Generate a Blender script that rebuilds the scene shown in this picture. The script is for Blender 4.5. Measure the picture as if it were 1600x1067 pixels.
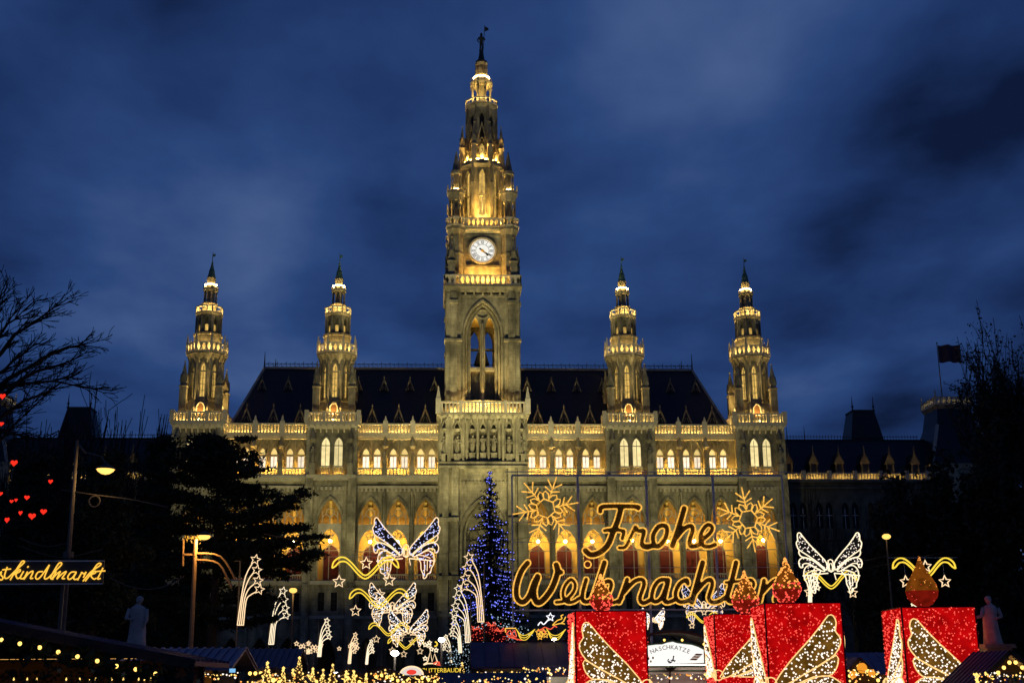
import bpy, math, random
from mathutils import Matrix, Vector
for o in list(bpy.data.objects): bpy.data.objects.remove(o)
SC = bpy.context.scene
COL = SC.collection
PI = math.pi
R = math.radians
# ------------------------------------------------------------------ camera
F, PIT, YAW, ROLL, CX, CZ = 1945.3, .2642, .0557, .0079, -5.21, 2.3
def _axes():
    cp, sp, cy, sy, cr, sr = math.cos(PIT), math.sin(PIT), math.cos(YAW), math.sin(YAW), math.cos(ROLL), math.sin(ROLL)
    f = Vector((sy*cp, cy*cp, sp)); r = Vector((cy, -sy, 0)); u = Vector((-sy*sp, -cy*sp, cp))
    return f, r*cr-u*sr, r*sr+u*cr
FW, RT, UP = _axes()
def at(px, py, Y):
    """the point of the plane y = Y that photograph pixel (px, py) shows"""
    d = FW + RT*((px-800)/F) + UP*((533.5-py)/F)
    t = Y/d.y
    return Vector((CX+d.x*t, Y, CZ+d.z*t))
cam = bpy.data.cameras.new('camera'); camo = bpy.data.objects.new('camera', cam); COL.objects.link(camo)
cam.sensor_width = 36; cam.lens = 36*F/1600; cam.clip_start = .5; cam.clip_end = 5000
camo.matrix_world = Matrix(((RT.x, UP.x, -FW.x, CX), (RT.y, UP.y, -FW.y, 0), (RT.z, UP.z, -FW.z, CZ), (0, 0, 0, 1)))
SC.camera = camo
# ------------------------------------------------------------------ dusk sky
W = bpy.data.worlds.new('World'); SC.world = W; W.use_nodes = True
wt = W.node_tree; wt.nodes.clear()
def wn(t, **k):
    n = wt.nodes.new(t)
    for a, b in k.items(): setattr(n, a, b)
    return n
def wm(op, a, b=None, c=None):
    n = wn('ShaderNodeMath', operation=op)
    for i, v in enumerate((a, b, c)):
        if v is None: continue
        if isinstance(v, (int, float)): n.inputs[i].default_value = v
        else: wt.links.new(v, n.inputs[i])
    return n.outputs[0]
SUN_EL, SUN_ROT = R(1.5), R(200)
sky = wn('ShaderNodeTexSky', sky_type='NISHITA', sun_disc=False, sun_elevation=SUN_EL, sun_rotation=SUN_ROT, air_density=1.0, dust_density=.3, ozone_density=4.0)
tc = wn('ShaderNodeTexCoord'); sep = wn('ShaderNodeSeparateXYZ'); wt.links.new(tc.outputs['Generated'], sep.inputs[0])
zz = wm('MAXIMUM', wm('ADD', sep.outputs[2], .14), .04)
u = wm('DIVIDE', sep.outputs[0], zz); v = wm('DIVIDE', sep.outputs[1], zz)
def cloud(su, sv, ou, ov, scale, detail, rough, dist):
    cmb = wn('ShaderNodeCombineXYZ')
    wt.links.new(wm('ADD', wm('MULTIPLY', u, su), ou), cmb.inputs[0]); wt.links.new(wm('ADD', wm('MULTIPLY', v, sv), ov), cmb.inputs[1])
    n = wn('ShaderNodeTexNoise', noise_dimensions='2D'); n.inputs['Scale'].default_value = scale; n.inputs['Detail'].default_value = detail
    n.inputs['Roughness'].default_value = rough; n.inputs['Distortion'].default_value = dist
    wt.links.new(cmb.outputs[0], n.inputs['Vector']); return n.outputs[0]
c1 = cloud(1.0, .50, 41.2, 3.9, 1.1, 3, .45, 0)
c2 = cloud(1.0, .80, 1.7, 9.1, 2.3, 5, .52, .08)
mixc = wm('ADD', wm('MULTIPLY', c1, .66), wm('MULTIPLY', c2, .34))
ramp = wn('ShaderNodeValToRGB'); wt.links.new(mixc, ramp.inputs[0])
cr = ramp.color_ramp
cr.elements[0].position = .385; cr.elements[0].color = (.0036, .0080, .034, 1)
cr.elements[1].position = .68; cr.elements[1].color = (.062, .110, .255, 1)
e = cr.elements.new(.47); e.color = (.0118, .031, .112, 1)
e = cr.elements.new(.56); e.color = (.022, .056, .178, 1)
bgc = wn('ShaderNodeBackground'); wt.links.new(ramp.outputs[0], bgc.inputs[0]); bgc.inputs[1].default_value = 1.0
bgs = wn('ShaderNodeBackground'); wt.links.new(sky.outputs[0], bgs.inputs[0]); bgs.inputs[1].default_value = .004
addw = wn('ShaderNodeAddShader'); wt.links.new(bgc.outputs[0], addw.inputs[0]); wt.links.new(bgs.outputs[0], addw.inputs[1])
wo = wn('ShaderNodeOutputWorld'); wt.links.new(addw.outputs[0], wo.inputs[0])
# the last daylight: one very weak sun low behind the camera
sl = bpy.data.lights.new('sun', 'SUN'); sl.energy = .012; sl.angle = R(12); sl.color = (.75, .82, 1)
so = bpy.data.objects.new('sun', sl); COL.objects.link(so); so.rotation_euler = (R(80), 0, R(-20))
SC.view_settings.view_transform = 'Standard'; SC.view_settings.look = 'None'; SC.view_settings.exposure = 0; SC.view_settings.gamma = 1
SC.view_settings.use_curve_mapping = False
cy = SC.cycles
cy.use_denoising = True; cy.max_bounces = 5; cy.diffuse_bounces = 3; cy.glossy_bounces = 2; cy.transmission_bounces = 3; cy.transparent_max_bounces = 8
cy.sample_clamp_indirect = 2.5; cy.use_light_tree = True; cy.caustics_reflective = False; cy.caustics_refractive = False
cy.use_adaptive_sampling = True; cy.adaptive_threshold = .02
# ------------------------------------------------------------------ materials
MATS = {}
def _nt(name):
    m = bpy.data.materials.new(name); m.use_nodes = True; nt = m.node_tree; nt.nodes.clear()
    o = nt.nodes.new('ShaderNodeOutputMaterial'); return m, nt, o
def mat(name, col, rough=.7, var=.25, scale=1.5, metal=0, bump=.0, courses=None, stretch=None, spec=.3, soot=0):
    """a surface: noise-mottled colour, optional masonry joints (course height, block length) and relief"""
    if name in MATS: return MATS[name]
    m, nt, o = _nt(name); L = nt.links.new
    b = nt.nodes.new('ShaderNodeBsdfPrincipled'); L(b.outputs[0], o.inputs[0])
    b.inputs['Roughness'].default_value = rough; b.inputs['Metallic'].default_value = metal
    b.inputs['Specular IOR Level'].default_value = spec
    tc = nt.nodes.new('ShaderNodeTexCoord'); src = tc.outputs['Object']
    if stretch:
        mp = nt.nodes.new('ShaderNodeMapping'); mp.inputs['Scale'].default_value = stretch; L(src, mp.inputs[0]); src2 = mp.outputs[0]
    else: src2 = src
    n = nt.nodes.new('ShaderNodeTexNoise'); n.inputs['Scale'].default_value = scale; n.inputs['Detail'].default_value = 7; n.inputs['Roughness'].default_value = .65; L(src2, n.inputs['Vector'])
    rp = nt.nodes.new('ShaderNodeValToRGB'); L(n.outputs[0], rp.inputs[0])
    rp.color_ramp.elements[0].position = .3; rp.color_ramp.elements[1].position = .7
    rp.color_ramp.elements[0].color = tuple(c*(1-var) for c in col)+(1,)
    rp.color_ramp.elements[1].color = tuple(min(1, c*(1+var)) for c in col)+(1,)
    out = rp.outputs[0]; hgt = n.outputs[0]
    if soot:
        n2 = nt.nodes.new('ShaderNodeTexNoise'); n2.inputs['Scale'].default_value = .27; n2.inputs['Detail'].default_value = 5; n2.inputs['Roughness'].default_value = .7; L(src, n2.inputs['Vector'])
        r2 = nt.nodes.new('ShaderNodeValToRGB'); L(n2.outputs[0], r2.inputs[0]); r2.color_ramp.elements[0].position = .38; r2.color_ramp.elements[1].position = .62
        r2.color_ramp.elements[0].color = (1-soot, 1-soot, 1-soot, 1); r2.color_ramp.elements[1].color = (1.15, 1.12, 1.05, 1)
        m2 = nt.nodes.new('ShaderNodeMixRGB'); m2.blend_type = 'MULTIPLY'; m2.inputs[0].default_value = 1; L(out, m2.inputs[1]); L(r2.outputs[0], m2.inputs[2]); out = m2.outputs[0]
    if courses:
        sp = nt.nodes.new('ShaderNodeSeparateXYZ'); L(src, sp.inputs[0])
        ad = nt.nodes.new('ShaderNodeMath'); ad.operation = 'ADD'; L(sp.outputs[0], ad.inputs[0]); L(sp.outputs[1], ad.inputs[1])
        cb = nt.nodes.new('ShaderNodeCombineXYZ'); L(ad.outputs[0], cb.inputs[0]); L(sp.outputs[2], cb.inputs[1])
        bk = nt.nodes.new('ShaderNodeTexBrick'); L(cb.outputs[0], bk.inputs['Vector'])
        bk.inputs['Scale'].default_value = 1; bk.inputs['Row Height'].default_value = courses[0]; bk.inputs['Brick Width'].default_value = courses[1]
        bk.inputs['Mortar Size'].default_value = .025; bk.inputs['Mortar Smooth'].default_value = .4
        bk.inputs['Color1'].default_value = (1, 1, 1, 1); bk.inputs['Color2'].default_value = (.90, .89, .87, 1); bk.inputs['Mortar'].default_value = (.78, .77, .74, 1)
        mx = nt.nodes.new('ShaderNodeMixRGB'); mx.blend_type = 'MULTIPLY'; mx.inputs[0].default_value = 1; L(out, mx.inputs[1]); L(bk.outputs[0], mx.inputs[2]); out = mx.outputs[0]
    L(out, b.inputs['Base Color'])
    if bump:
        bp = nt.nodes.new('ShaderNodeBump'); bp.inputs['Strength'].default_value = bump; bp.inputs['Distance'].default_value = .1; L(hgt, bp.inputs['Height']); L(bp.outputs[0], b.inputs['Normal'])
    MATS[name] = m; return m
def glow(name, col, s, sample=False, var=0, scale=3, each=0):
    """something that gives off light"""
    if name in MATS: return MATS[name]
    m, nt, o = _nt(name); em = nt.nodes.new('ShaderNodeEmission'); em.inputs[0].default_value = col+(1,); em.inputs[1].default_value = s
    if var:
        tc = nt.nodes.new('ShaderNodeTexCoord'); n = nt.nodes.new('ShaderNodeTexNoise'); n.inputs['Scale'].default_value = scale; n.inputs['Detail'].default_value = 3
        nt.links.new(tc.outputs['Object'], n.inputs['Vector'])
        mr = nt.nodes.new('ShaderNodeMapRange'); nt.links.new(n.outputs[0], mr.inputs[0]); mr.inputs[1].default_value = .3; mr.inputs[2].default_value = .7
        mr.inputs[3].default_value = s*(1-var); mr.inputs[4].default_value = s*(1+var); val = mr.outputs[0]
        if each:
            oi = nt.nodes.new('ShaderNodeObjectInfo'); m3 = nt.nodes.new('ShaderNodeMath'); m3.operation = 'MULTIPLY_ADD'; nt.links.new(oi.outputs['Random'], m3.inputs[0]); m3.inputs[1].default_value = each; m3.inputs[2].default_value = 1-each*.6
            m4 = nt.nodes.new('ShaderNodeMath'); m4.operation = 'MULTIPLY'; nt.links.new(val, m4.inputs[0]); nt.links.new(m3.outputs[0], m4.inputs[1]); val = m4.outputs[0]
        nt.links.new(val, em.inputs[1])
    nt.links.new(em.outputs[0], o.inputs[0])
    m.cycles.emission_sampling = 'AUTO' if sample else 'NONE'
    MATS[name] = m; return m
STONE = mat('limestone', (.31, .29, .205), .85, .55, .5, bump=.3, courses=(.42, 1.05), stretch=(1.6, 1.6, .45), soot=.56)
STONE2 = mat('weathered_limestone', (.26, .24, .17), .85, .55, .9, bump=.35, stretch=(1.5, 1.5, .6), soot=.45)
TRIM = mat('carved_limestone', (.42, .39, .30), .8, .25, 1.2, bump=.2)
OCHRE = mat('ochre_plaster', (.68, .48, .14), .8, .15, .8)
SLATE = mat('slate', (.008, .012, .022), .42, .4, 2.0, bump=.2, courses=(.35, .5))
LEAD = mat('lead_flashing', (.30, .30, .27), .5, .2, 1)
IRON = mat('dark_iron', (.035, .035, .035), .5, .3, 4, metal=.6)
COPPER = mat('green_copper', (.06, .13, .10), .55, .35, 2)
GLASSD = mat('dark_window_glass', (.012, .013, .016), .35, .3, .5, spec=.15)
REDDOOR = mat('dark_red_door', (.085, .012, .013), .5, .25, 2)
BRONZE = mat('bronze', (.05, .055, .04), .45, .3, 3, metal=.7)
BARK = mat('bark', (.045, .034, .026), .9, .4, 5, bump=.5)
BARK2 = mat('dark_twigs', (.018, .014, .012), .9, .3, 5)
NEEDLE = mat('pine_needles', (.022, .030, .014), .8, .5, 1.2)
NEEDLE2 = mat('fir_needles', (.014, .030, .018), .8, .5, 1.5)
LEAFM = mat('dark_leaves', (.026, .030, .016), .8, .5, 1.5)
WOOD = mat('brown_timber', (.10, .058, .032), .7, .35, 1.2, stretch=(2, 2, 14), bump=.3)
WOODD = mat('dark_timber', (.045, .030, .024), .7, .35, 2, stretch=(2, 14, 2), bump=.3)
ROOFB = mat('blue_grey_metal_roof', (.115, .115, .21), .45, .3, 1.6, metal=.2)
ROOFD = mat('dark_metal_roof', (.055, .055, .11), .5, .3, 1.6, metal=.2)
STEEL = mat('grey_steel', (.62, .61, .58), .45, .2, 3, metal=.4)
POLE = mat('painted_lamp_post', (.11, .09, .07), .5, .25, 3)
MARBLE = mat('weathered_marble', (.42, .37, .33), .75, .35, 2.5, bump=.3)
BLACKP = mat('black_panel', (.012, .011, .010), .6, .3, 3)
GREENP = mat('green_paint', (.05, .12, .07), .5, .25, 3)
WHITEP = mat('white_paint', (.72, .70, .64), .5, .1, 2)
PAVE = mat('stone_paving', (.07, .065, .06), .8, .35, .6, bump=.2)
CLOTHR = mat('red_cloth', (.35, .01, .01), .7, .3, 6)
def mesh_cloth(name, col, clear):
    """a fine see-through mesh"""
    m, nt, o = _nt(name); d = nt.nodes.new('ShaderNodeBsdfDiffuse'); d.inputs[0].default_value = col+(1,); t = nt.nodes.new('ShaderNodeBsdfTransparent'); t.inputs[0].default_value = (.9, .8, .5, 1)
    n = nt.nodes.new('ShaderNodeTexNoise'); n.inputs['Scale'].default_value = 4; tc = nt.nodes.new('ShaderNodeTexCoord'); nt.links.new(tc.outputs['Object'], n.inputs['Vector'])
    mr = nt.nodes.new('ShaderNodeMapRange'); nt.links.new(n.outputs[0], mr.inputs[0]); mr.inputs[3].default_value = clear*.7; mr.inputs[4].default_value = clear*1.3
    mx = nt.nodes.new('ShaderNodeMixShader'); nt.links.new(mr.outputs[0], mx.inputs[0]); nt.links.new(d.outputs[0], mx.inputs[1]); nt.links.new(t.outputs[0], mx.inputs[2]); nt.links.new(mx.outputs[0], o.inputs[0])
    MATS[name] = m; return m
SIGNFILL = mesh_cloth('brown_sign_mesh', (.16, .10, .025), .30)
G_FLOOD = glow('flood_strip', (1.0, .62, .18), 85, True)
G_FLOOD2 = glow('flood_strip_white', (1.0, .64, .20), 70, True)
G_FLOODB = glow('flood_strip_orange', (1.0, .53, .09), 240, True)
G_WIN = glow('bright_window', (1.0, .84, .60), 1.3, True, .2, 1.5, .45)
G_WINY = glow('yellow_window', (1.0, .72, .24), .95, True, .2, 1.5, .4)
G_WINT = glow('tower_window', (1.0, .80, .36), .95, True, .2, 1.5, .35)
G_LANC = glow('lancet_glow', (1.0, .62, .15), .62, False, .4, 2.2, .5)
G_LAMP = glow('lantern_glow', (1.0, .60, .15), 210, True)
G_WARM = glow('warm_tube', (1.0, .70, .40), 1.3)
G_CREAM = glow('cream_tube', (1.0, .82, .55), 1.4)
G_GOLD = glow('gold_tube', (1.0, .50, .08), 1.05, False, .5, 13)
G_YEL = glow('yellow_tube', (1.0, .68, .06), 1.15)
G_NEON = glow('neon_amber', (1.0, .52, .06), 1.25)
G_LEDW = glow('white_led', (.95, .93, 1.0), 1.7)
G_LEDB = glow('blue_led', (.17, .20, 1.0), 2.0)
G_LEDA = glow('ice_led', (.55, .58, 1.0), 1.5)
G_LEDC = glow('cool_led', (.62, .85, 1.0), .9)
G_LEDR = glow('red_led', (1.0, .085, .06), 1.35)
G_LEDO = glow('orange_led', (1.0, .36, .07), 1.5)
G_LEDP = glow('warm_white_led', (1.0, .86, .72), 1.5)
G_RED = glow('red_cloth_as_backlit', (.66, .003, .004), .66, True, .35, 2.6)  # no lamp sits behind these cloths; their emission stands for the LED light
G_BROWN = glow('gold_cloth_as_backlit', (.42, .19, .025), .30, False, .5, 4)
G_FLAMEO = glow('flame_orange_as_backlit', (.50, .13, .011), .32, False, .4, 3)
G_FLAMER = glow('flame_red_as_backlit', (.50, .02, .008), .32, False, .4, 3)
G_BULB = glow('yellow_bulb', (1.0, .62, .13), 2.4, True)
G_BULBS = glow('small_yellow_bulb', (1.0, .64, .16), 1.7)
G_PARK = glow('park_lamp_glow', (1.0, .60, .13), 1.5)
G_SPIRE = glow('spire_strip', (1.0, .53, .10), 200, True)
G_CLOCKS = glow('clock_strip', (1.0, .52, .10), 170, True)
G_STREET = glow('street_lamp_glow', (1.0, .52, .11), 2.1)
G_WHITE = glow('white_floodlamp', (.95, .95, 1.0), 12)
G_PANEL = glow('white_sign_panel', (1.0, .97, .92), 1.05, True)
G_STALL = glow('stall_interior_light', (1.0, .52, .12), 16, True)
G_STALLW = glow('stall_interior_white', (1.0, .90, .70), 7, True)
G_HEART = glow('red_heart_glow', (1.0, .03, .015), 1.1)
G_PUMP = glow('orange_lantern', (1.0, .36, .03), .9)
G_CLOCK = glow('clock_dial', (1.0, .97, .88), .95, False, .06, 3)
# ------------------------------------------------------------------ mesh helpers
class MB:
    """collects shapes into one mesh"""
    def __init__(s, M=None): s.v = []; s.f = []; s.mi = []; s.cur = 0; s.M = M
    def mat(s, i): s.cur = i; return s
    def at(s, M): s.M = M; return s
    def add(s, vs, fs):
        n = len(s.v)
        if s.M is not None: vs = [tuple(s.M @ Vector(p)) for p in vs]
        s.v.extend(vs); s.f.extend([tuple(i+n for i in f) for f in fs]); s.mi.extend([s.cur]*len(fs)); return s
    def box(s, x0, x1, y0, y1, z0, z1):
        return s.add([(x0,y0,z0),(x1,y0,z0),(x1,y1,z0),(x0,y1,z0),(x0,y0,z1),(x1,y0,z1),(x1,y1,z1),(x0,y1,z1)],
                     [(3,2,1,0),(4,5,6,7),(0,1,5,4),(1,2,6,5),(2,3,7,6),(3,0,4,7)])
    def cbox(s, c, sx, sy, sz): return s.box(c[0]-sx/2, c[0]+sx/2, c[1]-sy/2, c[1]+sy/2, c[2]-sz/2, c[2]+sz/2)
    def poly(s, pts, y0, y1):
        """(x, z) outline pushed from y0 to y1"""
        n = len(pts)
        return s.add([(x, y0, z) for x, z in pts]+[(x, y1, z) for x, z in pts],
                     [tuple(range(n)), tuple(range(2*n-1, n-1, -1))]+[(i, i+n, (i+1) % n+n, (i+1) % n) for i in range(n)])
    def frus(s, cx, cy, z0, z1, a0, a1, n=8, rot=None, cap=True, flat=True):
        """n-sided frustum, a0 / a1 = half width across flats at the bottom / top"""
        k = 1/math.cos(PI/n) if flat else 1
        rot = (-PI/2+PI/n) if rot is None else rot
        vs = []
        for z, a in ((z0, a0), (z1, a1)):
            for i in range(n):
                t = rot+2*PI*i/n; vs.append((cx+a*k*math.cos(t), cy+a*k*math.sin(t), z))
        fs = [(i, (i+1) % n, (i+1) % n+n, i+n) for i in range(n)]
        if cap: fs += [tuple(range(n-1, -1, -1)), tuple(range(n, 2*n))]
        return s.add(vs, fs)
    def lathe(s, cx, cy, prof, n=10):
        for (z0, a0), (z1, a1) in zip(prof, prof[1:]): s.frus(cx, cy, z0, z1, max(a0, .004), max(a1, .004), n, cap=False)
        return s
    def beam(s, p, q, w, d=None):
        p, q = Vector(p), Vector(q); d = d or w; ax = q-p
        if ax.length < 1e-6: return s
        ax.normalize(); t = Vector((0, 1, 0)) if abs(ax.y) < .9 else Vector((1, 0, 0))
        a = ax.cross(t).normalized()*w/2; b = ax.cross(a).normalized()*d/2
        vs = [p-a-b, p+a-b, p+a+b, p-a+b, q-a-b, q+a-b, q+a+b, q-a+b]
        return s.add([tuple(v) for v in vs], [(3,2,1,0),(4,5,6,7),(0,1,5,4),(1,2,6,5),(2,3,7,6),(3,0,4,7)])
    def tube(s, pts, r, n=4, closed=False):
        pts = [Vector(p) for p in pts]; m = len(pts)
        if m < 2: return s
        rr = r if isinstance(r, (list, tuple)) else [r]*m
        vs = []; prev = None
        for i in range(m):
            a = pts[(i-1) % m] if (closed or i) else pts[0]; b = pts[(i+1) % m] if (closed or i < m-1) else pts[-1]
            t = (b-a)
            t = t.normalized() if t.length > 1e-9 else (prev or Vector((0, 0, 1)))
            prev = t
            up = Vector((0, 1, 0)) if abs(t.y) < .85 else Vector((1, 0, 0))
            x = t.cross(up).normalized(); y = t.cross(x)
            for k in range(n):
                g = 2*PI*k/n+PI/4; vs.append(tuple(pts[i]+x*(rr[i]*math.cos(g))+y*(rr[i]*math.sin(g))))
        fs = []
        for i in range(m if closed else m-1):
            j = (i+1) % m
            for k in range(n): fs.append((i*n+k, i*n+(k+1) % n, j*n+(k+1) % n, j*n+k))
        if not closed: fs += [tuple(range(n-1, -1, -1)), tuple((m-1)*n+k for k in range(n))]
        return s.add(vs, fs)
    def octa(s, c, r):
        x, y, z = c
        return s.add([(x+r,y,z),(x-r,y,z),(x,y+r,z),(x,y-r,z),(x,y,z+r),(x,y,z-r)],
                     [(0,2,4),(2,1,4),(1,3,4),(3,0,4),(2,0,5),(1,2,5),(3,1,5),(0,3,5)])
    def ball(s, c, r, n=8, m=6, sz=1.0):
        prof = [(c[2]-r*sz*math.cos(PI*i/m), r*math.sin(PI*i/m)) for i in range(m+1)]
        return s.lathe(c[0], c[1], prof, n)
    def arch_wall(s, x0, x1, z0, z1, y, d, holes, seg=6):
        """wall in the plane y with pointed-arch openings (cx, half width, sill, spring, apex) whose jambs go back by d"""
        holes = sorted(holes); xs = [x0]+[(a[0]+b[0])/2 for a, b in zip(holes, holes[1:])]+[x1]
        for h, xa, xb in zip(holes, xs, xs[1:]):
            cx, hw, zb, zs, zt = h; half = arch_half(hw, zs, zt, seg)
            for sg, xe in ((-1, xa), (1, xb)):
                p = [(xe, z0)]
                if zb > z0+1e-4: p += [(cx, z0), (cx, zb)]
                p += [(cx+sg*hw, zb)]+[(cx+sg*a, b) for a, b in half]+[(cx, z1), (xe, z1)]
                vs = [(a, y, b) for a, b in p]
                s.add(vs, [tuple(range(len(vs))) if sg < 0 else tuple(range(len(vs)-1, -1, -1))])
                q = [(cx+sg*hw, zb)]+[(cx+sg*a, b) for a, b in half]
                n = len(q)
                s.add([(a, y, b) for a, b in q]+[(a, y+d, b) for a, b in q], [((i, i+1, n+i+1, n+i) if sg > 0 else (i, n+i, n+i+1, i+1)) for i in range(n-1)])
            s.add([(cx-hw, y, zb), (cx+hw, y, zb), (cx+hw, y+d, zb), (cx-hw, y+d, zb)], [(0, 1, 2, 3)])
        return s
    def arch_panel(s, cx, hw, zb, zs, zt, y, d=.06, seg=6):
        half = arch_half(hw, zs, zt, seg)
        p = [(cx-hw, zb), (cx+hw, zb)]+[(cx+a, b) for a, b in half]+[(cx-a, b) for a, b in reversed(half[:-1])]
        return s.poly(p, y, y+d)
    def arch_rib(s, cx, hw, zb, zs, zt, y, r, seg=6, base=True):
        half = arch_half(hw, zs, zt, seg)
        p = ([(cx-hw, y, zb)] if base else [])+[(cx-a, y, b) for a, b in half]+[(cx+a, y, b) for a, b in reversed(half[:-1])]+([(cx+hw, y, zb)] if base else [])
        return s.tube(p, r, 4)
    def build(s, name, mats, parent=None, smooth=False, loc=None):
        me = bpy.data.meshes.new(name); me.from_pydata(s.v, [], s.f)
        mats = mats if isinstance(mats, (list, tuple)) else [mats]
        for m in mats: me.materials.append(m)
        if len(mats) > 1: me.polygons.foreach_set('material_index', s.mi)
        if smooth: me.polygons.foreach_set('use_smooth', [True]*len(s.f))
        me.update()
        o = bpy.data.objects.new(name, me); COL.objects.link(o)
        if parent is not None: o.parent = parent
        if loc is not None: o.location = loc
        return o
def arch_half(hw, zs, zt, seg=6):
    a1 = R(62); out = []
    for i in range(seg+1):
        a = a1*i/seg; out.append((hw*(math.cos(a)-math.cos(a1))/(1-math.cos(a1)), zs+(zt-zs)*math.sin(a)/math.sin(a1)))
    return out
def thing(name, label, cat, loc=(0, 0, 0), rz=0, group=None):
    o = bpy.data.objects.new(name, None); COL.objects.link(o); o.location = loc; o.rotation_euler = (0, 0, rz); o.empty_display_size = .3
    return tag(o, label, cat, group)
def tag(o, label=None, cat=None, group=None, kind=None):
    for k, v in (('label', label), ('category', cat), ('group', group), ('kind', kind)):
        if v: o[k] = v
    return o
def stuff(o): o['kind'] = 'stuff'; return o
def copy_tree(o, parent=None):
    c = o.copy(); COL.objects.link(c); c.parent = parent
    for ch in list(o.children): copy_tree(ch, c)
    return c
def RZ(a, c=(0, 0, 0)): return Matrix.Translation(c) @ Matrix.Rotation(a, 4, 'Z')
def smooth_pts(p, k=3, closed=False):
    """Catmull-Rom through 2-D or 3-D points"""
    p = [Vector(q) for q in p]; n = len(p); out = []
    g = (lambda i: p[i % n]) if closed else (lambda i: p[max(0, min(n-1, i))])
    for i in range(n if closed else n-1):
        a, b, c, d = g(i-1), g(i), g(i+1), g(i+2)
        for j in range(k):
            t = j/k; out.append(.5*((2*b)+(c-a)*t+(2*a-5*b+4*c-d)*t*t+(3*b-a-3*c+d)*t*t*t))
    if not closed: out.append(p[-1])
    return out
# ================================================================== setting
g = MB(); g.add([(-900, -60, 0), (900, -60, 0), (900, 2500, 0), (-900, 2500, 0)], [(0, 1, 2, 3)])
tag(g.build('ground', PAVE), kind='structure')
# ================================================================== town hall
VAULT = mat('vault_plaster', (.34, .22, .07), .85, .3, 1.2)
TH = thing('town_hall', 'floodlit neo-gothic stone town hall with tall clock tower and four smaller towers', 'building', (0, 170, 0))
def bal_line(m, p, q, z0, z1, step=.43, w=.17, mid=False, post=0, rail=.2):
    """balustrade from p to q (x, y): two rails and balusters"""
    p, q = Vector(p), Vector(q); L = (q-p).length
    d = (q-p)/L
    for za, zb in ((z0, z0+.16), (z1-.2, z1)): m.beam((*p, (za+zb)/2), (*q, (za+zb)/2), zb-za, rail+.1)
    if mid: m.beam((*p, z0+(z1-z0)*.36), (*q, z0+(z1-z0)*.36), .09, rail*.6)
    n = max(1, round(L/step))
    for i in range(n+1):
        c = p+d*(L*i/n); big = post and i % post == 0
        m.beam((*c, z0), (*c, z1+(.12 if big else -.1)), w*2.2 if big else w, rail+.14 if big else w)
def trac_line(m, p, q, z0, z1, cell=.8, w=.12):
    """pierced parapet: rails, posts and crossed diagonals"""
    p, q = Vector(p), Vector(q); L = (q-p).length; d = (q-p)/L
    for za, zb in ((z0, z0+.18), (z1-.2, z1)): m.beam((*p, (za+zb)/2), (*q, (za+zb)/2), zb-za, .3)
    n = max(1, round(L/cell)); zm = (z0+z1)/2
    for i in range(n):
        a = p+d*(L*i/n); b = p+d*(L*(i+1)/n); c = (a+b)/2
        m.beam((*a, z0), (*a, z1), w*1.2)
        for s, t in (((*a, zm), (*c, z1)), ((*c, z1), (*b, zm)), ((*b, zm), (*c, z0)), ((*c, z0), (*a, zm))): m.beam(s, t, w*.9)
    m.beam((*q, z0), (*q, z1), w*1.2)
def ring(a, n=8, c=(0, 0)):
    k = a/math.cos(PI/n); r = -PI/2+PI/n
    return [(c[0]+k*math.cos(r+2*PI*i/n), c[1]+k*math.sin(r+2*PI*i/n)) for i in range(n)]
def strip_ring(m, a, z, n=8, w=.14, c=(0, 0)):
    p = ring(a, n, c)
    for i in range(n):
        s, t = Vector(p[i]), Vector(p[(i+1) % n]); e = (t-s)*.08
        m.beam((*(s+e), z), (*(t-e), z), w)
def pinnacle(m, x, y, z0, zs, z1, w):
    """buttress shaft with gablets and a crocketed spirelet"""
    m.box(x-w/2, x+w/2, y-w/2, y+w/2, z0, zs)
    m.box(x-w*.6, x+w*.6, y-w*.6, y+w*.6, zs-.16, zs)
    h = (z1-zs)
    m.frus(x, y, zs, zs+h*.34, w*.42, w*.36, 4)
    for k in range(4):
        a = k*PI/2; dx, dy = math.cos(a), math.sin(a)
        bx, by = x+dx*w*.44, y+dy*w*.44
        m.beam((bx-dy*w*.42, by+dx*w*.42, zs+h*.12), (bx, by, zs+h*.45), w*.16)
        m.beam((bx+dy*w*.42, by-dx*w*.42, zs+h*.12), (bx, by, zs+h*.45), w*.16)
    m.frus(x, y, zs+h*.34, z1-h*.05, w*.40, .03, 4)
    for j in range(3):
        zz = zs+h*(.46+.15*j); r = w*(.34-.09*j)
        for k in range(4): m.octa((x+r*math.cos(k*PI/2+PI/4), y+r*math.sin(k*PI/2+PI/4), zz), w*.1)
    m.octa((x, y, z1-h*.03), w*.16)
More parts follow.
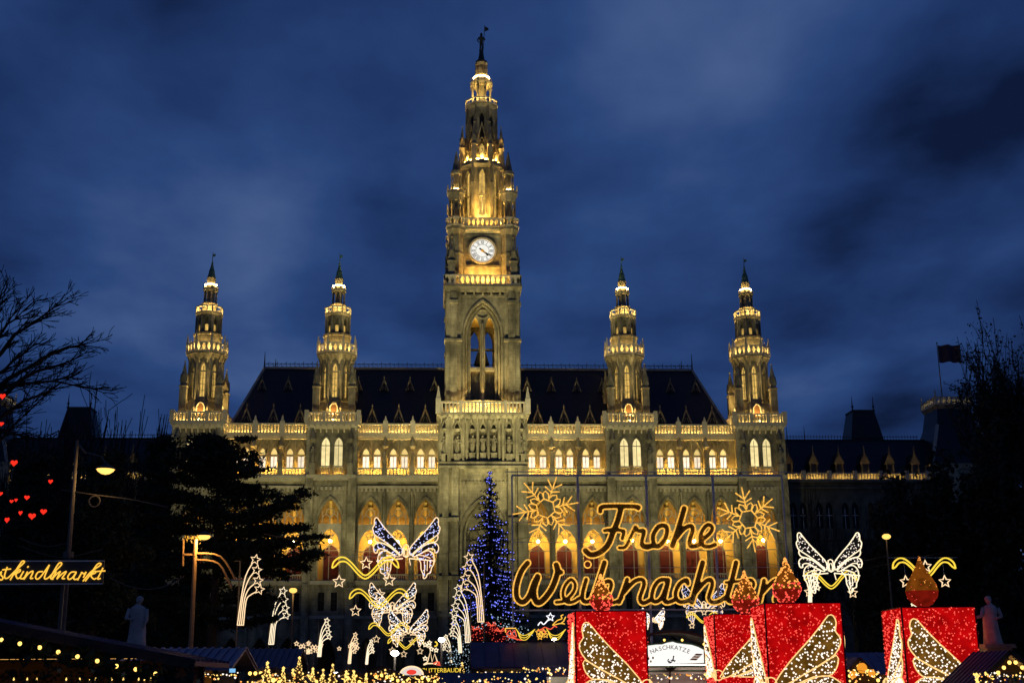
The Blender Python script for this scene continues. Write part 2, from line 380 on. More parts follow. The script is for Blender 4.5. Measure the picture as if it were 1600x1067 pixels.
def figure(m, x, y, z, h, rnd, arm=None):
    """a draped standing stone figure facing -y"""
    s = h/1.8; tw = rnd.uniform(-.12, .12)
    for (z0, a0, b0), (z1, a1, b1) in zip(*(lambda p: (p, p[1:]))([(0, .26, .2), (.35, .24, .19), (.8, .22, .17), (1.0, .20, .15), (1.25, .24, .16), (1.42, .25, .15), (1.5, .10, .09), (1.54, .075, .08)])):
        vs = []
        for zz, a, b in ((z0, a0, b0), (z1, a1, b1)):
            for i in range(8): vs.append((x+s*(a*math.cos(i*PI/4)+tw*zz*.3), y+s*b*math.sin(i*PI/4), z+s*zz))
        m.add(vs, [(i, (i+1) % 8, (i+1) % 8+8, i+8) for i in range(8)])
    m.ball((x+tw*.5*s, y-.02*s, z+1.66*s), .115*s, 8, 5, 1.25)
    for sg in (-1, 1):
        k = rnd.random()
        el = (x+sg*.34*s, y-.06*s, z+1.08*s); ha = (x+sg*(.16 if k < .5 else .32)*s, y-.25*s, z+(1.12 if k < .6 else .8)*s)
        m.tube([(x+sg*.23*s, y, z+1.38*s), el, ha], [.075*s, .06*s, .04*s], 5)
    m.tube([(x+.05*s, y-.2*s, z+.1*s), (x-.1*s, y-.21*s, z+.75*s), (x+.15*s, y-.18*s, z+1.2*s)], .045*s, 4)
def uplight(parent, p, q, e, ang, col=(1, .64, .2)):
    l = bpy.data.lights.new('uplight_beam', 'SPOT'); l.energy = e; l.color = col; l.spot_size = R(ang); l.spot_blend = .7; l.shadow_soft_size = .12
    o = bpy.data.objects.new('uplight_beam', l); COL.objects.link(o); o.parent = parent; o.location = p; o.rotation_euler = (Vector(q)-Vector(p)).to_track_quat('-Z', 'Y').to_euler(); return o
def uplights(parent, n, a0, r0, z0, r1, z1, e, ang, col=(1, .64, .2), ks=None):
    for k in (ks or range(n)):
        a = a0+2*PI*k/n; uplight(parent, (r0*math.cos(a), r0*math.sin(a), z0), (r1*math.cos(a), r1*math.sin(a), z1), e, ang, col)
def arch_dress(m, c, hw, zb, zs, zt, y, r=.12): m.arch_rib(c, hw, zb, zs, zt, y, r)
# ---- shared window meshes
def upper_window(m, hw, h, hs):
    """bright two-light window: panes, pointed head, mullion and transom; origin at the sill centre"""
    m.mat(0).box(-hw, hw, .10, .14, 0, hs); m.mat(1).arch_panel(0, hw, hs, hs+.02, h, .10, .04)
    m.mat(2).box(-.035, .035, .02, .10, 0, hs); m.box(-hw, hw, .02, .10, hs-.05, hs+.05); m.box(-hw, hw, .02, .1, -.04, .04)
    for s in (-1, 1): m.box(s*hw-.03, s*hw+.03, .02, .10, 0, hs)
    return m
uw = upper_window(MB(), .45, 2.75, 1.85); PROTO_UW = None
def put(proto, parent, loc):
    c = proto.copy(); COL.objects.link(c); c.parent = parent; c.location = loc; return c
def square_window(): 
    m = MB(); m.mat(0).box(-.42, .42, .12, .16, 0, 2.4); m.mat(1).box(-.04, .04, .04, .12, 0, 2.4); m.box(-.42, .42, .04, .12, 1.5, 1.6)
    for s in (-1, 1): m.box(s*.42-.06, s*.42+.06, .02, .12, 0, 2.4)
    return m
def tracery(hw):
    """two-light tracery of a loggia arch; origin at sill centre"""
    m = MB(); k = hw/1.55
    m.arch_wall(-hw, hw, 0, 7.25, .30, .28, [(0, 1.4*k, .02, 4.6, 6.85)])
    for s in (-1, 1): m.arch_rib(s*.72*k, .66*k, 3.9, 4.4, 6.2, .36, .07)
    m.beam((0, .36, 0), (0, .36, 4.6), .10, .12)
    m.box(-1.4*k, 1.4*k, .33, .43, 3.86, 3.98)
    m.tube([(.42*k*math.cos(a*PI/4), .36, 6.05+.34*math.sin(a*PI/4)) for a in range(8)], .06, 4, True)
    m.beam((0, .34, 7.2), (0, .34, 8.4), .15); m.box(-hw, hw, .28, .5, 7.25, 7.5)
    m.tube([(.55*k*math.cos(a*PI/5), .34, 9.0+.55*math.sin(a*PI/5)) for a in range(10)], .08, 4, True)
    for s in (-1, 1):
        m.beam((s*1.0*k, .34, 7.4), (s*1.0*k, .34, 9.2), .13); m.arch_rib(s*.5*k, .5*k, 7.5, 8.0, 8.8, .34, .06)
    return m
def loggia_door(): 
    m = MB(); m.mat(0).arch_panel(0, 1.0, 0, 3.6, 4.9, 0, .08); m.mat(1).arch_rib(0, 1.08, 0, 3.6, 5.0, 0, .09)
    m.mat(2).box(-.02, .02, -.03, 0, 0, 4.6)
    return m
random.seed(5)
PB = {}
def proto(key, mb_fn, name, mats, parent, loc):
    if key not in PB:
        o = mb_fn().build(name, mats, parent); o.location = loc; PB[key] = o; return o
    return put(PB[key], parent, loc)
def lantern(): m = MB(); m.mat(0).ball((0, 0, 0), .20, 8, 6); m.mat(1).beam((0, 0, .2), (0, 0, 2.2), .05); return m
DECK = 15.1
def loggia(part, centres, yb, yf, hw=1.66):
    for c in centres:
        proto(('tr', hw), lambda: tracery(hw), 'tracery', TRIM, part, (c, yf, DECK))
        proto('ld', loggia_door, 'loggia_door', [REDDOOR, TRIM, BRONZE], part, (c, yb-.05, DECK+.05))
        proto('ln', lantern, 'loggia_lantern', [G_LAMP, IRON], part, (c, (yb+yf)/2-.2, 20.4))
def section(x0, x1, cs):
    m = MB()
    m.arch_wall(x0, x1, 0, 10.1, 0, .9, [(c, 1.25, 0, 4.8, 7.7) for c in cs])
    for c in cs: m.arch_rib(c, 1.42, 0, 4.8, 7.95, -.02, .16)
    m.box(x0, x1, 3.2, 3.4, 0, 10.1)
    m.arch_wall(x0, x1, 10.5, 14.5, 0, .4, [(c+s*.85, .42, 11.1, 13.5, 13.5) for c in cs for s in (-1, 1)])
    for c in cs:
        for s in (-1, 1): m.box(c+s*.85-.6, c+s*.85+.6, -.14, .05, 10.86, 11.08); m.box(c+s*.85-.6, c+s*.85+.6, -.16, .05, 13.52, 13.8)
    m.arch_wall(x0, x1, DECK, 27.0, 0, .8, [(c, 1.66, DECK+.02, 22.3, 26.1) for c in cs])
    for c in cs:
        m.arch_rib(c, 1.8, 15.2, 22.3, 26.35, -.06, .15); m.arch_rib(c, 1.66, 15.2, 22.3, 26.1, .3, .1)
    es = [x0]+[(a+b)/2 for a, b in zip(cs, cs[1:])]+[x1]
    for e in es[1:-1]:
        m.box(e-.15, e+.15, -.6, .02, DECK, 21.4); m.box(e-.26, e+.26, -.7, .02, 21.4, 21.9); m.box(e-.26, e+.26, -.68, .02, DECK, 15.8); m.box(e-.2, e+.2, -.66, .02, 18.4, 18.65)
        for s in (-1, 1): m.tube([(e+s*.27, -.2, 15.2), (e+s*.27, -.2, 26.4)], .09, 5)
        m.box(e-.13, e+.13, -.45, .02, 21.9, 27); m.frus(e, -.5, 21.9, 24.2, .22, .03, 4)
        m.box(e-.17, e+.17, -.5, .02, 0, 10.1); m.box(e-.14, e+.14, -.42, .02, 10.5, 14.5)
    m.box(x0, x1, 0, .6, 27.0, 28.4)
    wall = m.build('facade_wall', STONE, TH)
    m = MB()
    m.box(x0, x1, -.22, .4, 10.1, 10.5); m.build('string_course', TRIM, wall)
    m = MB(); m.box(x0, x1, -.3, .3, 14.5, 14.8); m.box(x0, x1, -.45, 3.6, 14.8, DECK); m.build('loggia_slab', TRIM, wall)
    m = MB(); n = int((x1-x0)/.56)
    for i in range(n): xx = x0+(i+.5)*(x1-x0)/n; m.box(xx-.15, xx+.15, -.2, .01, 27.05, 27.5)
    m.box(x0, x1, -.28, .05, 27.5, 27.8); m.box(x0, x1, -.7, .3, 28.4, 28.75); m.box(x0, x1, -1.15, .5, 28.75, 29.1)
    m.build('balcony_slab', TRIM, wall); m = MB()
    m.box(x0, x1, -.25, .9, 34.25, 34.55); m.box(x0, x1, -.5, .9, 34.55, 34.95)
    for i in range(n): xx = x0+(i+.5)*(x1-x0)/n; m.box(xx-.12, xx+.12, -.4, -.2, 34.3, 34.5)
    m.build('cornice', TRIM, wall)
    m = MB(); m.box(x0, x1, 3.4, 3.6, DECK, 22.9)
    m.build('loggia_back_wall', OCHRE, wall)
    m = MB(); m.mat(0).add([(x0, .8, 26.2), (x1, .8, 26.2), (x1, 3.4, 22.0), (x0, 3.4, 22.0)], [(0, 1, 2, 3)]); m.mat(1)
    for c in cs: m.beam((c, .9, 25.8), (c, 3.4, 21.9), .34); m.ball((c, 1.2, 25.0), .34, 8, 6)
    m.build('loggia_vault', [VAULT, OCHRE], wall)
    loggia(wall, cs, 3.4, 0)
    # upper storey
    m = MB(); m.arch_wall(x0, x1, 29.1, 34.25, .4, .3, [(c+s*.77, .45, 30.3, 32.15, 33.05) for c in cs for s in (-1, 1)])
    for c in cs:
        for s in (-1, 1): m.arch_rib(c+s*.77, .55, 30.3, 32.15, 33.25, .36, .08)
        m.box(c-1.5, c+1.5, .3, .42, 31.9, 32.05)
        for s in (-1, 1):
            for d in (-1, 1): m.beam((c+s*.77+d*.72, .3, 32.7), (c+s*.77, .3, 34.15), .13)
            m.octa((c+s*.77, .28, 34.1), .16)
        m.tube([(c, .3, 29.2), (c, .3, 34.2)], .12, 5)
    m.build('upper_wall', STONE2, wall)
    for c in cs:
        for s in (-1, 1): proto('uw', lambda: upper_window(MB(), .45, 2.75, 1.85), 'window', [G_WIN, G_WINY, WOODD], wall, (c+s*.77, .5, 30.3))
        for s in (-1, 1): proto('sw', square_window, 'square_window', [GLASSD, WOODD], wall, (c+s*.85, .2, 11.1))
    m = MB()
    for a, b in zip(es, es[1:]):
        bal_line(m, (a+.3, -.95), (b-.3, -.95), 29.1, 30.15, .43, .15)
    m.build('balcony_balustrade', TRIM, wall)
    m = MB()
    for a, b in zip(es, es[1:]):
        bal_line(m, (a+.32, -.38), (b-.32, -.38), 34.95, 36.4, .42, .17, mid=True)
        m.box(b-.32, b+.32, -.6, -.15, 34.95, 36.75); m.frus(b, -.38, 36.75, 37.5, .2, .04, 4)
    m.build('roof_balustrade', TRIM, wall)
    m = MB(); m.box(x0, x1, .45, .7, 34.95, 36.5); m.build('roof_parapet', STONE2, wall)
    m = MB()
    for a, b in zip(es, es[1:]):
        m.box(a+.5, b-.5, .02, .14, 34.98, 35.1)
    m.build('parapet_light_strip', G_FLOOD, wall)
    m = MB()
    for a, b in zip(es, es[1:]): m.box(a+.5, b-.5, -.78, -.66, 29.12, 29.24)
    m.build('balcony_light_strip', G_FLOODB, wall)
    m = MB()
    for c in cs: bal_line(m, (c-1.5, -.02), (c+1.5, -.02), DECK+.02, 15.95, .3, .1, rail=.1)
    m.build('loggia_balustrade', TRIM, wall)
    for e in es[1:-1]:
        m = MB(); m.box(e-.3, e+.3, -1.15, -.6, 29.1, 30.5); figure(m, e, -.85, 30.5, 2.1, random); m.build('statue', STONE2, wall)
        m = MB(); m.frus(e, -.5, 32.9, 33.2, .25, .42, 6); m.frus(e, -.5, 33.2, 34.6, .4, .05, 6); m.box(e-.22, e+.22, -.3, .42, 29.1, 34.25); m.build('statue_canopy', STONE2, wall)
    return wall
INC, OUT = (7.7, 11.45, 15.2), (25.6, 29.3, 33.0)
section(5.6, 17.25, INC); section(-17.25, -5.6, [-c for c in reversed(INC)])
section(23.75, 35.4, OUT); section(-35.4, -23.75, [-c for c in reversed(OUT)])
# ---- the main roof
m = MB()
RB, RTZ, RX0, RX1 = 35.9, 46.2, 31.5, 35.0
m.add([(-RX1, 1.0, RB), (RX1, 1.0, RB), (RX0, 8, RTZ), (-RX0, 8, RTZ), (-RX1, 15, RB), (RX1, 15, RB)], [(0, 1, 2, 3), (5, 4, 3, 2), (1, 5, 2), (4, 0, 3), (0, 4, 5, 1)])
roof = m.build('roof', SLATE, TH)
m = MB(); m.box(-RX0-.1, RX0+.1, 7.75, 8.25, RTZ-.1, RTZ+.22)
for s in (-1, 1): m.beam((s*RX1, 1.0, RB+.05), (s*RX0, 8, RTZ), .3)
m.build('ridge_flashing', LEAD, roof)
m = MB(); n = 100
for i in range(n+1):
    x = -RX0+2*RX0*i/n; m.beam((x, 8, RTZ+.2), (x, 8, RTZ+(1.05 if i % 2 else .8)), .07)
    if i < n: m.beam((x, 8, RTZ+.35), (x+2*RX0/n, 8, RTZ+.75), .05)
m.beam((-RX0, 8, RTZ+.75), (RX0, 8, RTZ+.75), .07)
for s in (-1, 1): m.tube([(s*RX0, 8, RTZ), (s*RX0, 8, RTZ+2.6)], [.14, .03], 5); m.tube([(s*(RX0-1.6), 8, RTZ), (s*(RX0-1.6), 8, RTZ+1.5)], [.12, .03], 5)
m.build('ridge_cresting', IRON, roof)
def dormer(k=1.0):
    """small slate lucarne with a steep pale gable and finial; origin at the gable foot"""
    m = MB(); w, h = .62*k, 1.75*k
    m.mat(0).add([(-w, 0, 0), (w, 0, 0), (0, 0, h), (0, h*.68, h), (-w, .3, 0), (w, .3, 0)], [(0, 1, 2), (1, 5, 3, 2), (0, 2, 3, 4)])
    m.mat(1)
    for s in (-1, 1): m.beam((s*(w+.1), -.05, -.05), (0, -.05, h+.12), .2*k, .18); m.beam((s*w*.55, -.04, .06), (s*.12, -.04, h*.42), .1*k)
    m.beam((0, -.05, h), (0, -.05, h+.8*k), .1*k); m.octa((0, -.05, h+.5*k), .13*k)
    return m
def slope_y(z): return 1.0+(z-RB)*7/(RTZ-RB)
for s in (-1, 1):
    for x in (7.9, 11.6, 15.3, 25.3, 29.0, 32.7):
        proto('d1', dormer, 'dormer', [SLATE, STONE2], roof, (s*x, slope_y(37.0)-.25, 37.0))
    for x in (6.7, 10.2, 13.9, 17.6, 27.6, 31.3):
        proto('d2', lambda: dormer(.8), 'dormer', [SLATE, STONE2], roof, (s*x, slope_y(42.4)-.2, 42.4))
# ---- side towers
def side_tower():
    m = MB(); H = 3.3; yf = -H
    m.arch_wall(-H, H, 0, 10.1, yf, .9, [(0, 1.25, 0, 4.8, 7.7)])
    m.arch_wall(-H, H, 10.1, 14.8, yf, .4, [(s*.85, .42, 11.1, 13.5, 13.5) for s in (-1, 1)])
    m.arch_wall(-H, H, 14.8, 29.1, yf, .8, [(0, 1.6, DECK, 22.3, 25.9)])
    m.arch_rib(0, 1.78, 15.2, 22.3, 26.15, yf-.06, .18)
    m.arch_wall(-H, H, 29.1, 36.3, yf+.25, .35, [(s*.87, .56, 30.4, 33.2, 34.3) for s in (-1, 1)])
    for s in (-1, 1): m.arch_rib(s*.87, .68, 30.4, 33.2, 34.5, yf+.2, .1)
    for s in (-1, 1):
        m.box(*sorted((s*H, s*(H-.4))), yf+.3, H, 0, 36.3)
        m.box(*sorted((s*(H+.12), s*(H-.95))), yf-.35, yf+.2, 0, 28.6)
        m.box(*sorted((s*(H+.02), s*(H-.7))), yf-.6, yf+.2, 0, 14.6)
        m.box(*sorted((s*(H-1.2), s*(H-1.55))), yf-.18, yf+.2, 0, 28.6)
        m.box(*sorted((s*(H+.15), s*(H-.9))), yf-.1, yf+.4, 29.1, 36)
    m.box(-H+.4, H-.4, H-.4, H, 0, 36.3); m.box(-H+.4, H-.4, yf+1.2, H-.4, 34.9, 35.3)
    # octagon above
    m.frus(0, 0, 36.3, 36.9, 3.0, 3.0, 8); m.frus(0, 0, 36.9, 38.6, 2.55, 2.45, 8); m.frus(0, 0, 38.6, 39.7, 2.45, 2.12, 8)
    m.frus(0, 0, 39.6, 39.85, 2.24, 2.24, 8)
    p = ring(2.1, 8); side = 2*2.1*math.tan(PI/8)
    for k in range(8):
        m.at(RZ(k*PI/4)); m.arch_wall(-side/2, side/2, 39.7, 45.4, -2.1, .3, [(0, .33, 40.2, 44.0, 45.0)])
        m.arch_rib(0, .42, 43.4, 44.0, 45.15, -2.12, .08, base=True)
        for d in (-1, 1): m.beam((d*.62, -2.2, 43.9), (0, -2.2, 45.7), .13)
        m.octa((0, -2.2, 45.8), .17); m.tube([(-.45, -2.2, 39.8), (-.45, -2.2, 43.9)], .08, 4); m.tube([(.45, -2.2, 39.8), (.45, -2.2, 43.9)], .08, 4)
        m.box(-side/2-.1, -side/2+.1, -2.3, -2.0, 39.7, 45.4); m.box(-side/2-.16, side/2-.5, -2.16, -2.05, 43.7, 43.9)
        # corbels of the gallery
        for j in (-.28, .28): m.beam((j*side*1.1, -2.1, 45.0), (j*side*1.25, -2.5, 46.2), .2)
    m.at(None)
    m.frus(0, 0, 39.5, 45.4, 1.55, 1.55, 8)
    m.frus(0, 0, 45.4, 46.3, 2.12, 2.5, 8); m.frus(0, 0, 46.3, 46.6, 2.68, 2.68, 8)
    m.frus(0, 0, 46.6, 49.2, 1.9, 1.82, 8); m.frus(0, 0, 49.2, 49.5, 1.95, 1.95, 8)
    side2 = 2*1.6*math.tan(PI/8)
    for k in range(8):
        m.at(RZ(k*PI/4)); m.arch_wall(-side2/2, side2/2, 49.5, 52.2, -1.6, .3, [(0, .25, 49.8, 51.2, 51.9)])
        m.box(-side2/2-.1, -side2/2+.1, -1.72, -1.55, 49.5, 52.2)
    m.at(None)
    m.frus(0, 0, 49.5, 52.2, 1.2, 1.2, 8); m.frus(0, 0, 52.2, 52.5, 1.72, 1.82, 8)
    m.frus(0, 0, 52.5, 54.0, 1.02, .98, 8); m.frus(0, 0, 53.9, 54.1, 1.1, 1.1, 8)
    m.frus(0, 0, 54.1, 56.2, .42, .42, 8)
    for k in range(8):
        a = k*PI/4+PI/8; m.tube([(.85*math.cos(a), .85*math.sin(a), 54.0), (.85*math.cos(a), .85*math.sin(a), 56.1)], .11, 5)
        m.octa((.98*math.cos(a), .98*math.sin(a), 56.6), .16)
    m.frus(0, 0, 56.0, 56.35, .98, 1.02, 8); m.frus(0, 0, 56.35, 57.0, .92, .5, 8); m.frus(0, 0, 57.0, 57.2, .45, .45, 8); m.frus(0, 0, 57.2, 58.0, .5, .62, 8)
    t = m.build('side_tower', STONE, TH)
    m = MB(); m.box(-H-.1, H+.1, yf-.32, yf+.2, 14.5, 15.0); m.build('string_course', TRIM, t)
    m = MB(); m.box(-H, H, yf-.2, yf+.2, 10.1, 10.5); m.build('string_course', TRIM, t)
    m = MB(); m.box(-H-.05, H+.05, yf-.45, yf+.3, 28.75, 29.1); m.box(-H-.05, H+.05, yf-.3, yf+.3, 28.4, 28.75)
    for i in range(11): xx = -3+i*.6; m.box(xx-.14, xx+.14, yf-.14, yf+.02, 27.1, 27.5)
    m.build('balcony_slab', TRIM, t); m = MB()
    for i in range(9):
        xx = -3.2+i*.8
        m.beam((xx, yf+.2, 35.0), (xx, yf-.35, 35.9), .2)
    m.frus(0, 0, 35.5, 36.0, 3.35, 3.6, 4); m.frus(0, 0, 36.0, 36.35, 3.72, 3.72, 4)
    m.build('cornice', TRIM, t)
    m = MB(); p = ring(3.55, 4)
    for i in range(4):
        a, b = Vector(p[i]), Vector(p[(i+1) % 4]); bal_line(m, a, b, 36.35, 37.75, .46, .2, post=5)
        m.box(a.x-.28, a.x+.28, a.y-.28, a.y+.28, 36.35, 38.0)
    m.build('balustrade', TRIM, t)
    m = MB(); strip_ring(m, 3.05, 36.5, 4, .16); m.build('light_strip', G_FLOOD2, t)
    m = MB(); p = ring(2.58, 8)
    for i in range(8):
        a, b = Vector(p[i]), Vector(p[(i+1) % 8]); trac_line(m, a, b, 46.6, 47.95, .62, .15)
        m.frus(a.x, a.y, 46.6, 48.2, .17, .17, 4); m.frus(a.x, a.y, 48.2, 49.3, .15, .03, 4)
    m.build('gallery_parapet', TRIM, t)
    m = MB(); strip_ring(m, 2.3, 46.75, 8, .12); m.build('light_strip', G_FLOOD2, t)
    m = MB(); p = ring(1.72, 8)
    for i in range(8):
        a, b = Vector(p[i]), Vector(p[(i+1) % 8]); bal_line(m, a, b, 52.5, 53.55, .66, .16, rail=.12)
    m.build('crown_parapet', TRIM, t)
    m = MB(); strip_ring(m, 1.42, 52.6, 8, .13); strip_ring(m, .8, 56.9, 8, .07); m.build('light_strip', G_FLOOD2, t)
    m = MB(); m.frus(0, 0, 58.0, 58.3, .56, .5, 8); m.frus(0, 0, 58.3, 60.2, .5, .10, 8); m.frus(0, 0, 59.0, 59.2, .42, .34, 8); m.ball((0, 0, 60.3), .16, 8, 5); m.tube([(0, 0, 60.3), (0, 0, 62.0)], [.07, .03], 5)
    m.add([(0, -.02, 61.2), (.4, -.02, 61.3), (.4, -.02, 61.7), (0, -.02, 61.6)], [(0, 1, 2, 3)])
    m.build('spire', COPPER, t)
    for sx in (-1, 1):
        for sy in (-1, 1):
            m = MB(); pinnacle(m, sx*2.45, sy*2.45, 36.35, 41.6, 45.2, .95); m.build('pinnacle', STONE2, t)
    for k in range(8):
        m = MB(RZ(k*PI/4)); m.mat(0).arch_panel(0, .33, 40.2, 44.0, 45.0, -1.84, .04); m.mat(1).box(-.03, .03, -1.9, -1.84, 40.2, 44.6)
        for z in (41.1, 42.0, 42.9, 43.8): m.box(-.33, .33, -1.89, -1.84, z-.02, z+.02)
        m.build('lancet_window', [G_LANC, IRON], t)
        if k in (0, 1, 7, 2, 6):
            m = MB(RZ(k*PI/4)); m.arch_panel(0, .22, 49.8, 50.7, 50.8, -1.36, .04); m.build('lancet_window', G_LANC, t)
    for k in (0, 2, 6):
        m = MB(RZ(k*PI/2 if k == 0 else k*PI/4)); m.mat(0).arch_panel(0, .45, 36.9, 38.5, 39.2, -2.52, .06); m.mat(1).arch_rib(0, .52, 36.9, 38.5, 39.3, -2.55, .1); m.build('door', [mat('walnut', (.10, .05, .02), .6), TRIM], t)
    for s in (-1, 1):
        m = MB(); m.mat(0).box(s*.87-.56, s*.87+.56, yf+.4, yf+.44, 30.4, 33.2); m.arch_panel(s*.87, .56, 33.2, 33.21, 34.3, yf+.4, .04)
        m.mat(1).box(s*.87-.03, s*.87+.03, yf+.32, yf+.4, 30.4, 34.0); m.box(s*.87-.56, s*.87+.56, yf+.32, yf+.4, 33.15, 33.25); m.build('tall_window', [G_WINT, WOODD], t)
        m = MB(); bal_line(m, (s*.87-.6, yf-.05), (s*.87+.6, yf-.05), 29.1, 30.35, .4, .16); m.build('window_balustrade', TRIM, t)
        m = MB(); m.box(s*.87-.45, s*.87+.45, yf+.12, yf+.2, 29.12, 29.2); m.build('light_strip', G_FLOODB, t)
        m = MB(); m.box(s*2.55-.38, s*2.55+.38, yf-.62, yf+.1, 29.1, 30.7); figure(m, s*2.55, yf-.3, 30.7, 2.4, random); m.build('statue', STONE2, t); m = MB(); m.frus(s*2.55, yf-.3, 33.6, 34.0, .3, .42, 6); m.frus(s*2.55, yf-.3, 34.0, 35.3, .4, .05, 6); m.build('statue_canopy', STONE2, t)
        proto('sw', square_window, 'square_window', [GLASSD, WOODD], t, (s*.85, yf+.2, 11.1))
    m = MB(); m.box(-H+.4, H-.4, .2, .4, DECK, 26); m.box(-H+.4, H-.4, yf+.3, .3, 14.8, DECK-.004); m.build('loggia_back_wall', OCHRE, t); m = MB(); m.mat(0).add([(-H+.4, yf+.8, 26.2), (H-.4, yf+.8, 26.2), (H-.4, .2, 22.0), (-H+.4, .2, 22.0)], [(0, 1, 2, 3)]); m.mat(1).beam((0, yf+.9, 25.8), (0, .2, 21.9), .34); m.build('loggia_vault', [VAULT, OCHRE], t)
    loggia(t, (0,), .2, yf, 1.6)
    uplights(t, 4, -PI/2, 3.2, 36.55, 1.6, 42.5, 3600, 80); uplights(t, 8, -PI/2+PI/8, 2.42, 46.75, 1.2, 50.5, 760, 90, ks=(0, 1, 6, 7, 4, 5)); uplights(t, 4, -PI/2, 1.55, 52.65, .7, 55.2, 260, 95)
    return t
t0 = side_tower(); t0.location = (-20.5, 2.0, 0)
for x in (20.5, -38.7, 38.7):
    c = copy_tree(t0, TH); c.location = (x, 2.0, 0)
# ---- the clock tower (local axis: x = 0, y = 0 at the tower's middle)
def clock_tower():
    m = MB()
    # base block with clustered corner buttresses and the great portal arch
    H = 5.8; yf = -H
    m.arch_wall(-3.5, 3.5, 0, 29.6, yf+.5, 1.2, [(0, 2.7, 9.5, 20.5, 25.2)])
    m.arch_wall(-2.7, 2.7, 9.5, 25.2, yf+1.7, .5, [(s*1.2, .95, 10, 19.5, 22.0) for s in (-1, 1)])
    m.arch_rib(0, 2.95, 9.5, 20.5, 25.6, yf+.42, .22); m.arch_rib(0, 2.4, 9.5, 20.5, 24.7, yf+1.0, .18)
    m.box(-2.7, 2.7, yf+2.6, yf+2.8, 0, 25.2)
    for s in (-1, 1):
        for a, b, d in ((3.3, 4.2, -.25), (4.2, 4.6, .15), (4.6, 5.4, -.45), (5.4, 5.8, .0)):
            m.box(*sorted((s*a, s*b)), yf+d, yf+1.5, 0, 29.6)
        for z in (10.3, 15.0, 22.6): m.box(*sorted((s*3.25, s*5.9)), yf-.55, yf+.5, z-.25, z+.25)
        m.box(*sorted((s*4.9, s*5.8)), yf+1.5, H, 0, 36.5)
        for j in range(3): m.box(*sorted((s*5.8, s*6.05)), yf+1.2+j*3.4, yf+2.2+j*3.4, 0, 36)
    m.box(-5, 5, H-.6, H, 0, 36.5)
    m.box(-5.95, 5.95, yf-.5, yf+.6, 29.4, 29.75); m.box(-5.85, 5.85, yf-.3, yf+.8, 29.75, 30.3)
    for i in range(14): xx = -3.3+i*.5; m.box(xx-.12, xx+.12, yf+.32, yf+.55, 27.3, 27.75)
    # niche storey
    m.arch_wall(-3.0, 3.0, 30.3, 36.5, yf+.25, .7, [(x, .52, 30.5, 34.6, 35.5) for x in (-1.45, 0, 1.45)])
    m.box(-2.5, 2.5, yf+.95, yf+1.1, 30.3, 36)
    for s in (-1, 1):
        m.arch_wall(*sorted((s*2.7, s*4.4)), 30.3, 36.5, yf+.1, .6, [(s*3.5, .5, 31.3, 34.8, 35.6)])
        m.box(*sorted((s*3.0, s*4.0)), yf+.7, yf+.85, 30.3, 36)
        for a, b, d in ((2.55, 2.8, -.15), (4.35, 5.05, -.25), (5.35, 5.8, .0)): m.box(*sorted((s*a, s*b)), yf+d, yf+1.2, 30.3, 36.3)
        m.box(*sorted((s*5.0, s*5.4)), yf+.25, yf+1.2, 30.3, 36.3)
    for x in (-.73, .73, -2.18, 2.18): m.box(x-.12, x+.12, yf+.02, yf+.3, 30.3, 36)
    # balcony slab
    m.frus(0, 0, 36.2, 36.6, 5.85, 6.15, 4); m.frus(0, 0, 36.6, 36.85, 6.25, 6.25, 4)
    for i in range(15): xx = -5.6+i*.8; m.beam((xx, yf-.02, 35.6), (xx, yf-.35, 36.5), .2)
    # bell storey, open on all four sides
    B = 5.1
    for k in range(4):
        m.at(RZ(k*PI/2))
        m.arch_wall(-3.3, 3.3, 36.85, 54.6, -B+.35, .8, [(0, 2.5, 38.9, 48.2, 53.0)])
        m.arch_wall(-2.5, 2.5, 38.9, 53.1, -B+1.15, .6, [(s*1.0, .66, 39.0, 48.9, 51.0) for s in (-1, 1)])
        m.arch_rib(0, 2.62, 39, 48.2, 53.2, -B+.32, .2); m.arch_rib(0, 2.25, 39, 48.2, 52.6, -B+.8, .16); m.arch_rib(0, 1.9, 39, 48.4, 52.0, -B+1.1, .12)
        m.tube([(0, -B+.95, 38.9), (0, -B+.95, 50)], .2, 6); m.tube([(.8*math.cos(a*PI/6), -B+1.05, 51.4+.6*math.sin(a*PI/6)) for a in range(12)], .1, 4, True)
        for s in (-1, 1): m.tube([(s*1.75, -B+1.05, 38.9), (s*1.75, -B+1.05, 49)], .1, 5)
        m.box(-2.6, 2.6, -B+.2, -B+.9, 38.3, 38.9)
        m.box(-3.3, 3.3, -B+.2, -B+.6, 53.7, 54.0)
        for s in (-1, 1):
            for a, b, d in ((3.0, 3.55, .15), (3.55, 4.45, -.12), (4.45, 4.75, .2), (4.75, 5.07, .06)):
                m.box(*sorted((s*a, s*b)), -B+d, -B+1.1, 36.85, 54.4)
            m.box(*sorted((s*2.9, s*5.22)), -B-.22, -B+.6, 47.2+.012*k, 47.55+.012*k); m.box(*sorted((s*3.45, s*4.55)), -B-.26, -B+.4, 52.6, 53.1)
            m.box(*sorted((s*3.4, s*4.6)), -B-.3, -B+.6, 36.85, 38.0)
        for i in range(5): xx = -2.4+i*1.2; m.beam((xx, -B+.3, 53.9), (xx, -B-.15, 54.9), .24)
    m.at(None)
    m.frus(0, 0, 54.4, 55.0, 5.15, 5.4, 4); m.frus(0, 0, 55.0, 55.25, 5.5, 5.5, 4)
    # clock storey
    m.frus(0, 0, 55.2, 63.6, 3.7, 3.7, 4)
    for k in range(4):
        m.at(RZ(k*PI/2)); m.box(-2.9, 2.9, -3.95, -3.6, 58.3, 58.65); m.box(-2.5, 2.5, -3.85, -3.6, 62.9, 63.3)
        for s in (-1, 1): m.box(*sorted((s*2.35, s*2.65)), -3.9, -3.6, 55.2, 63.4)
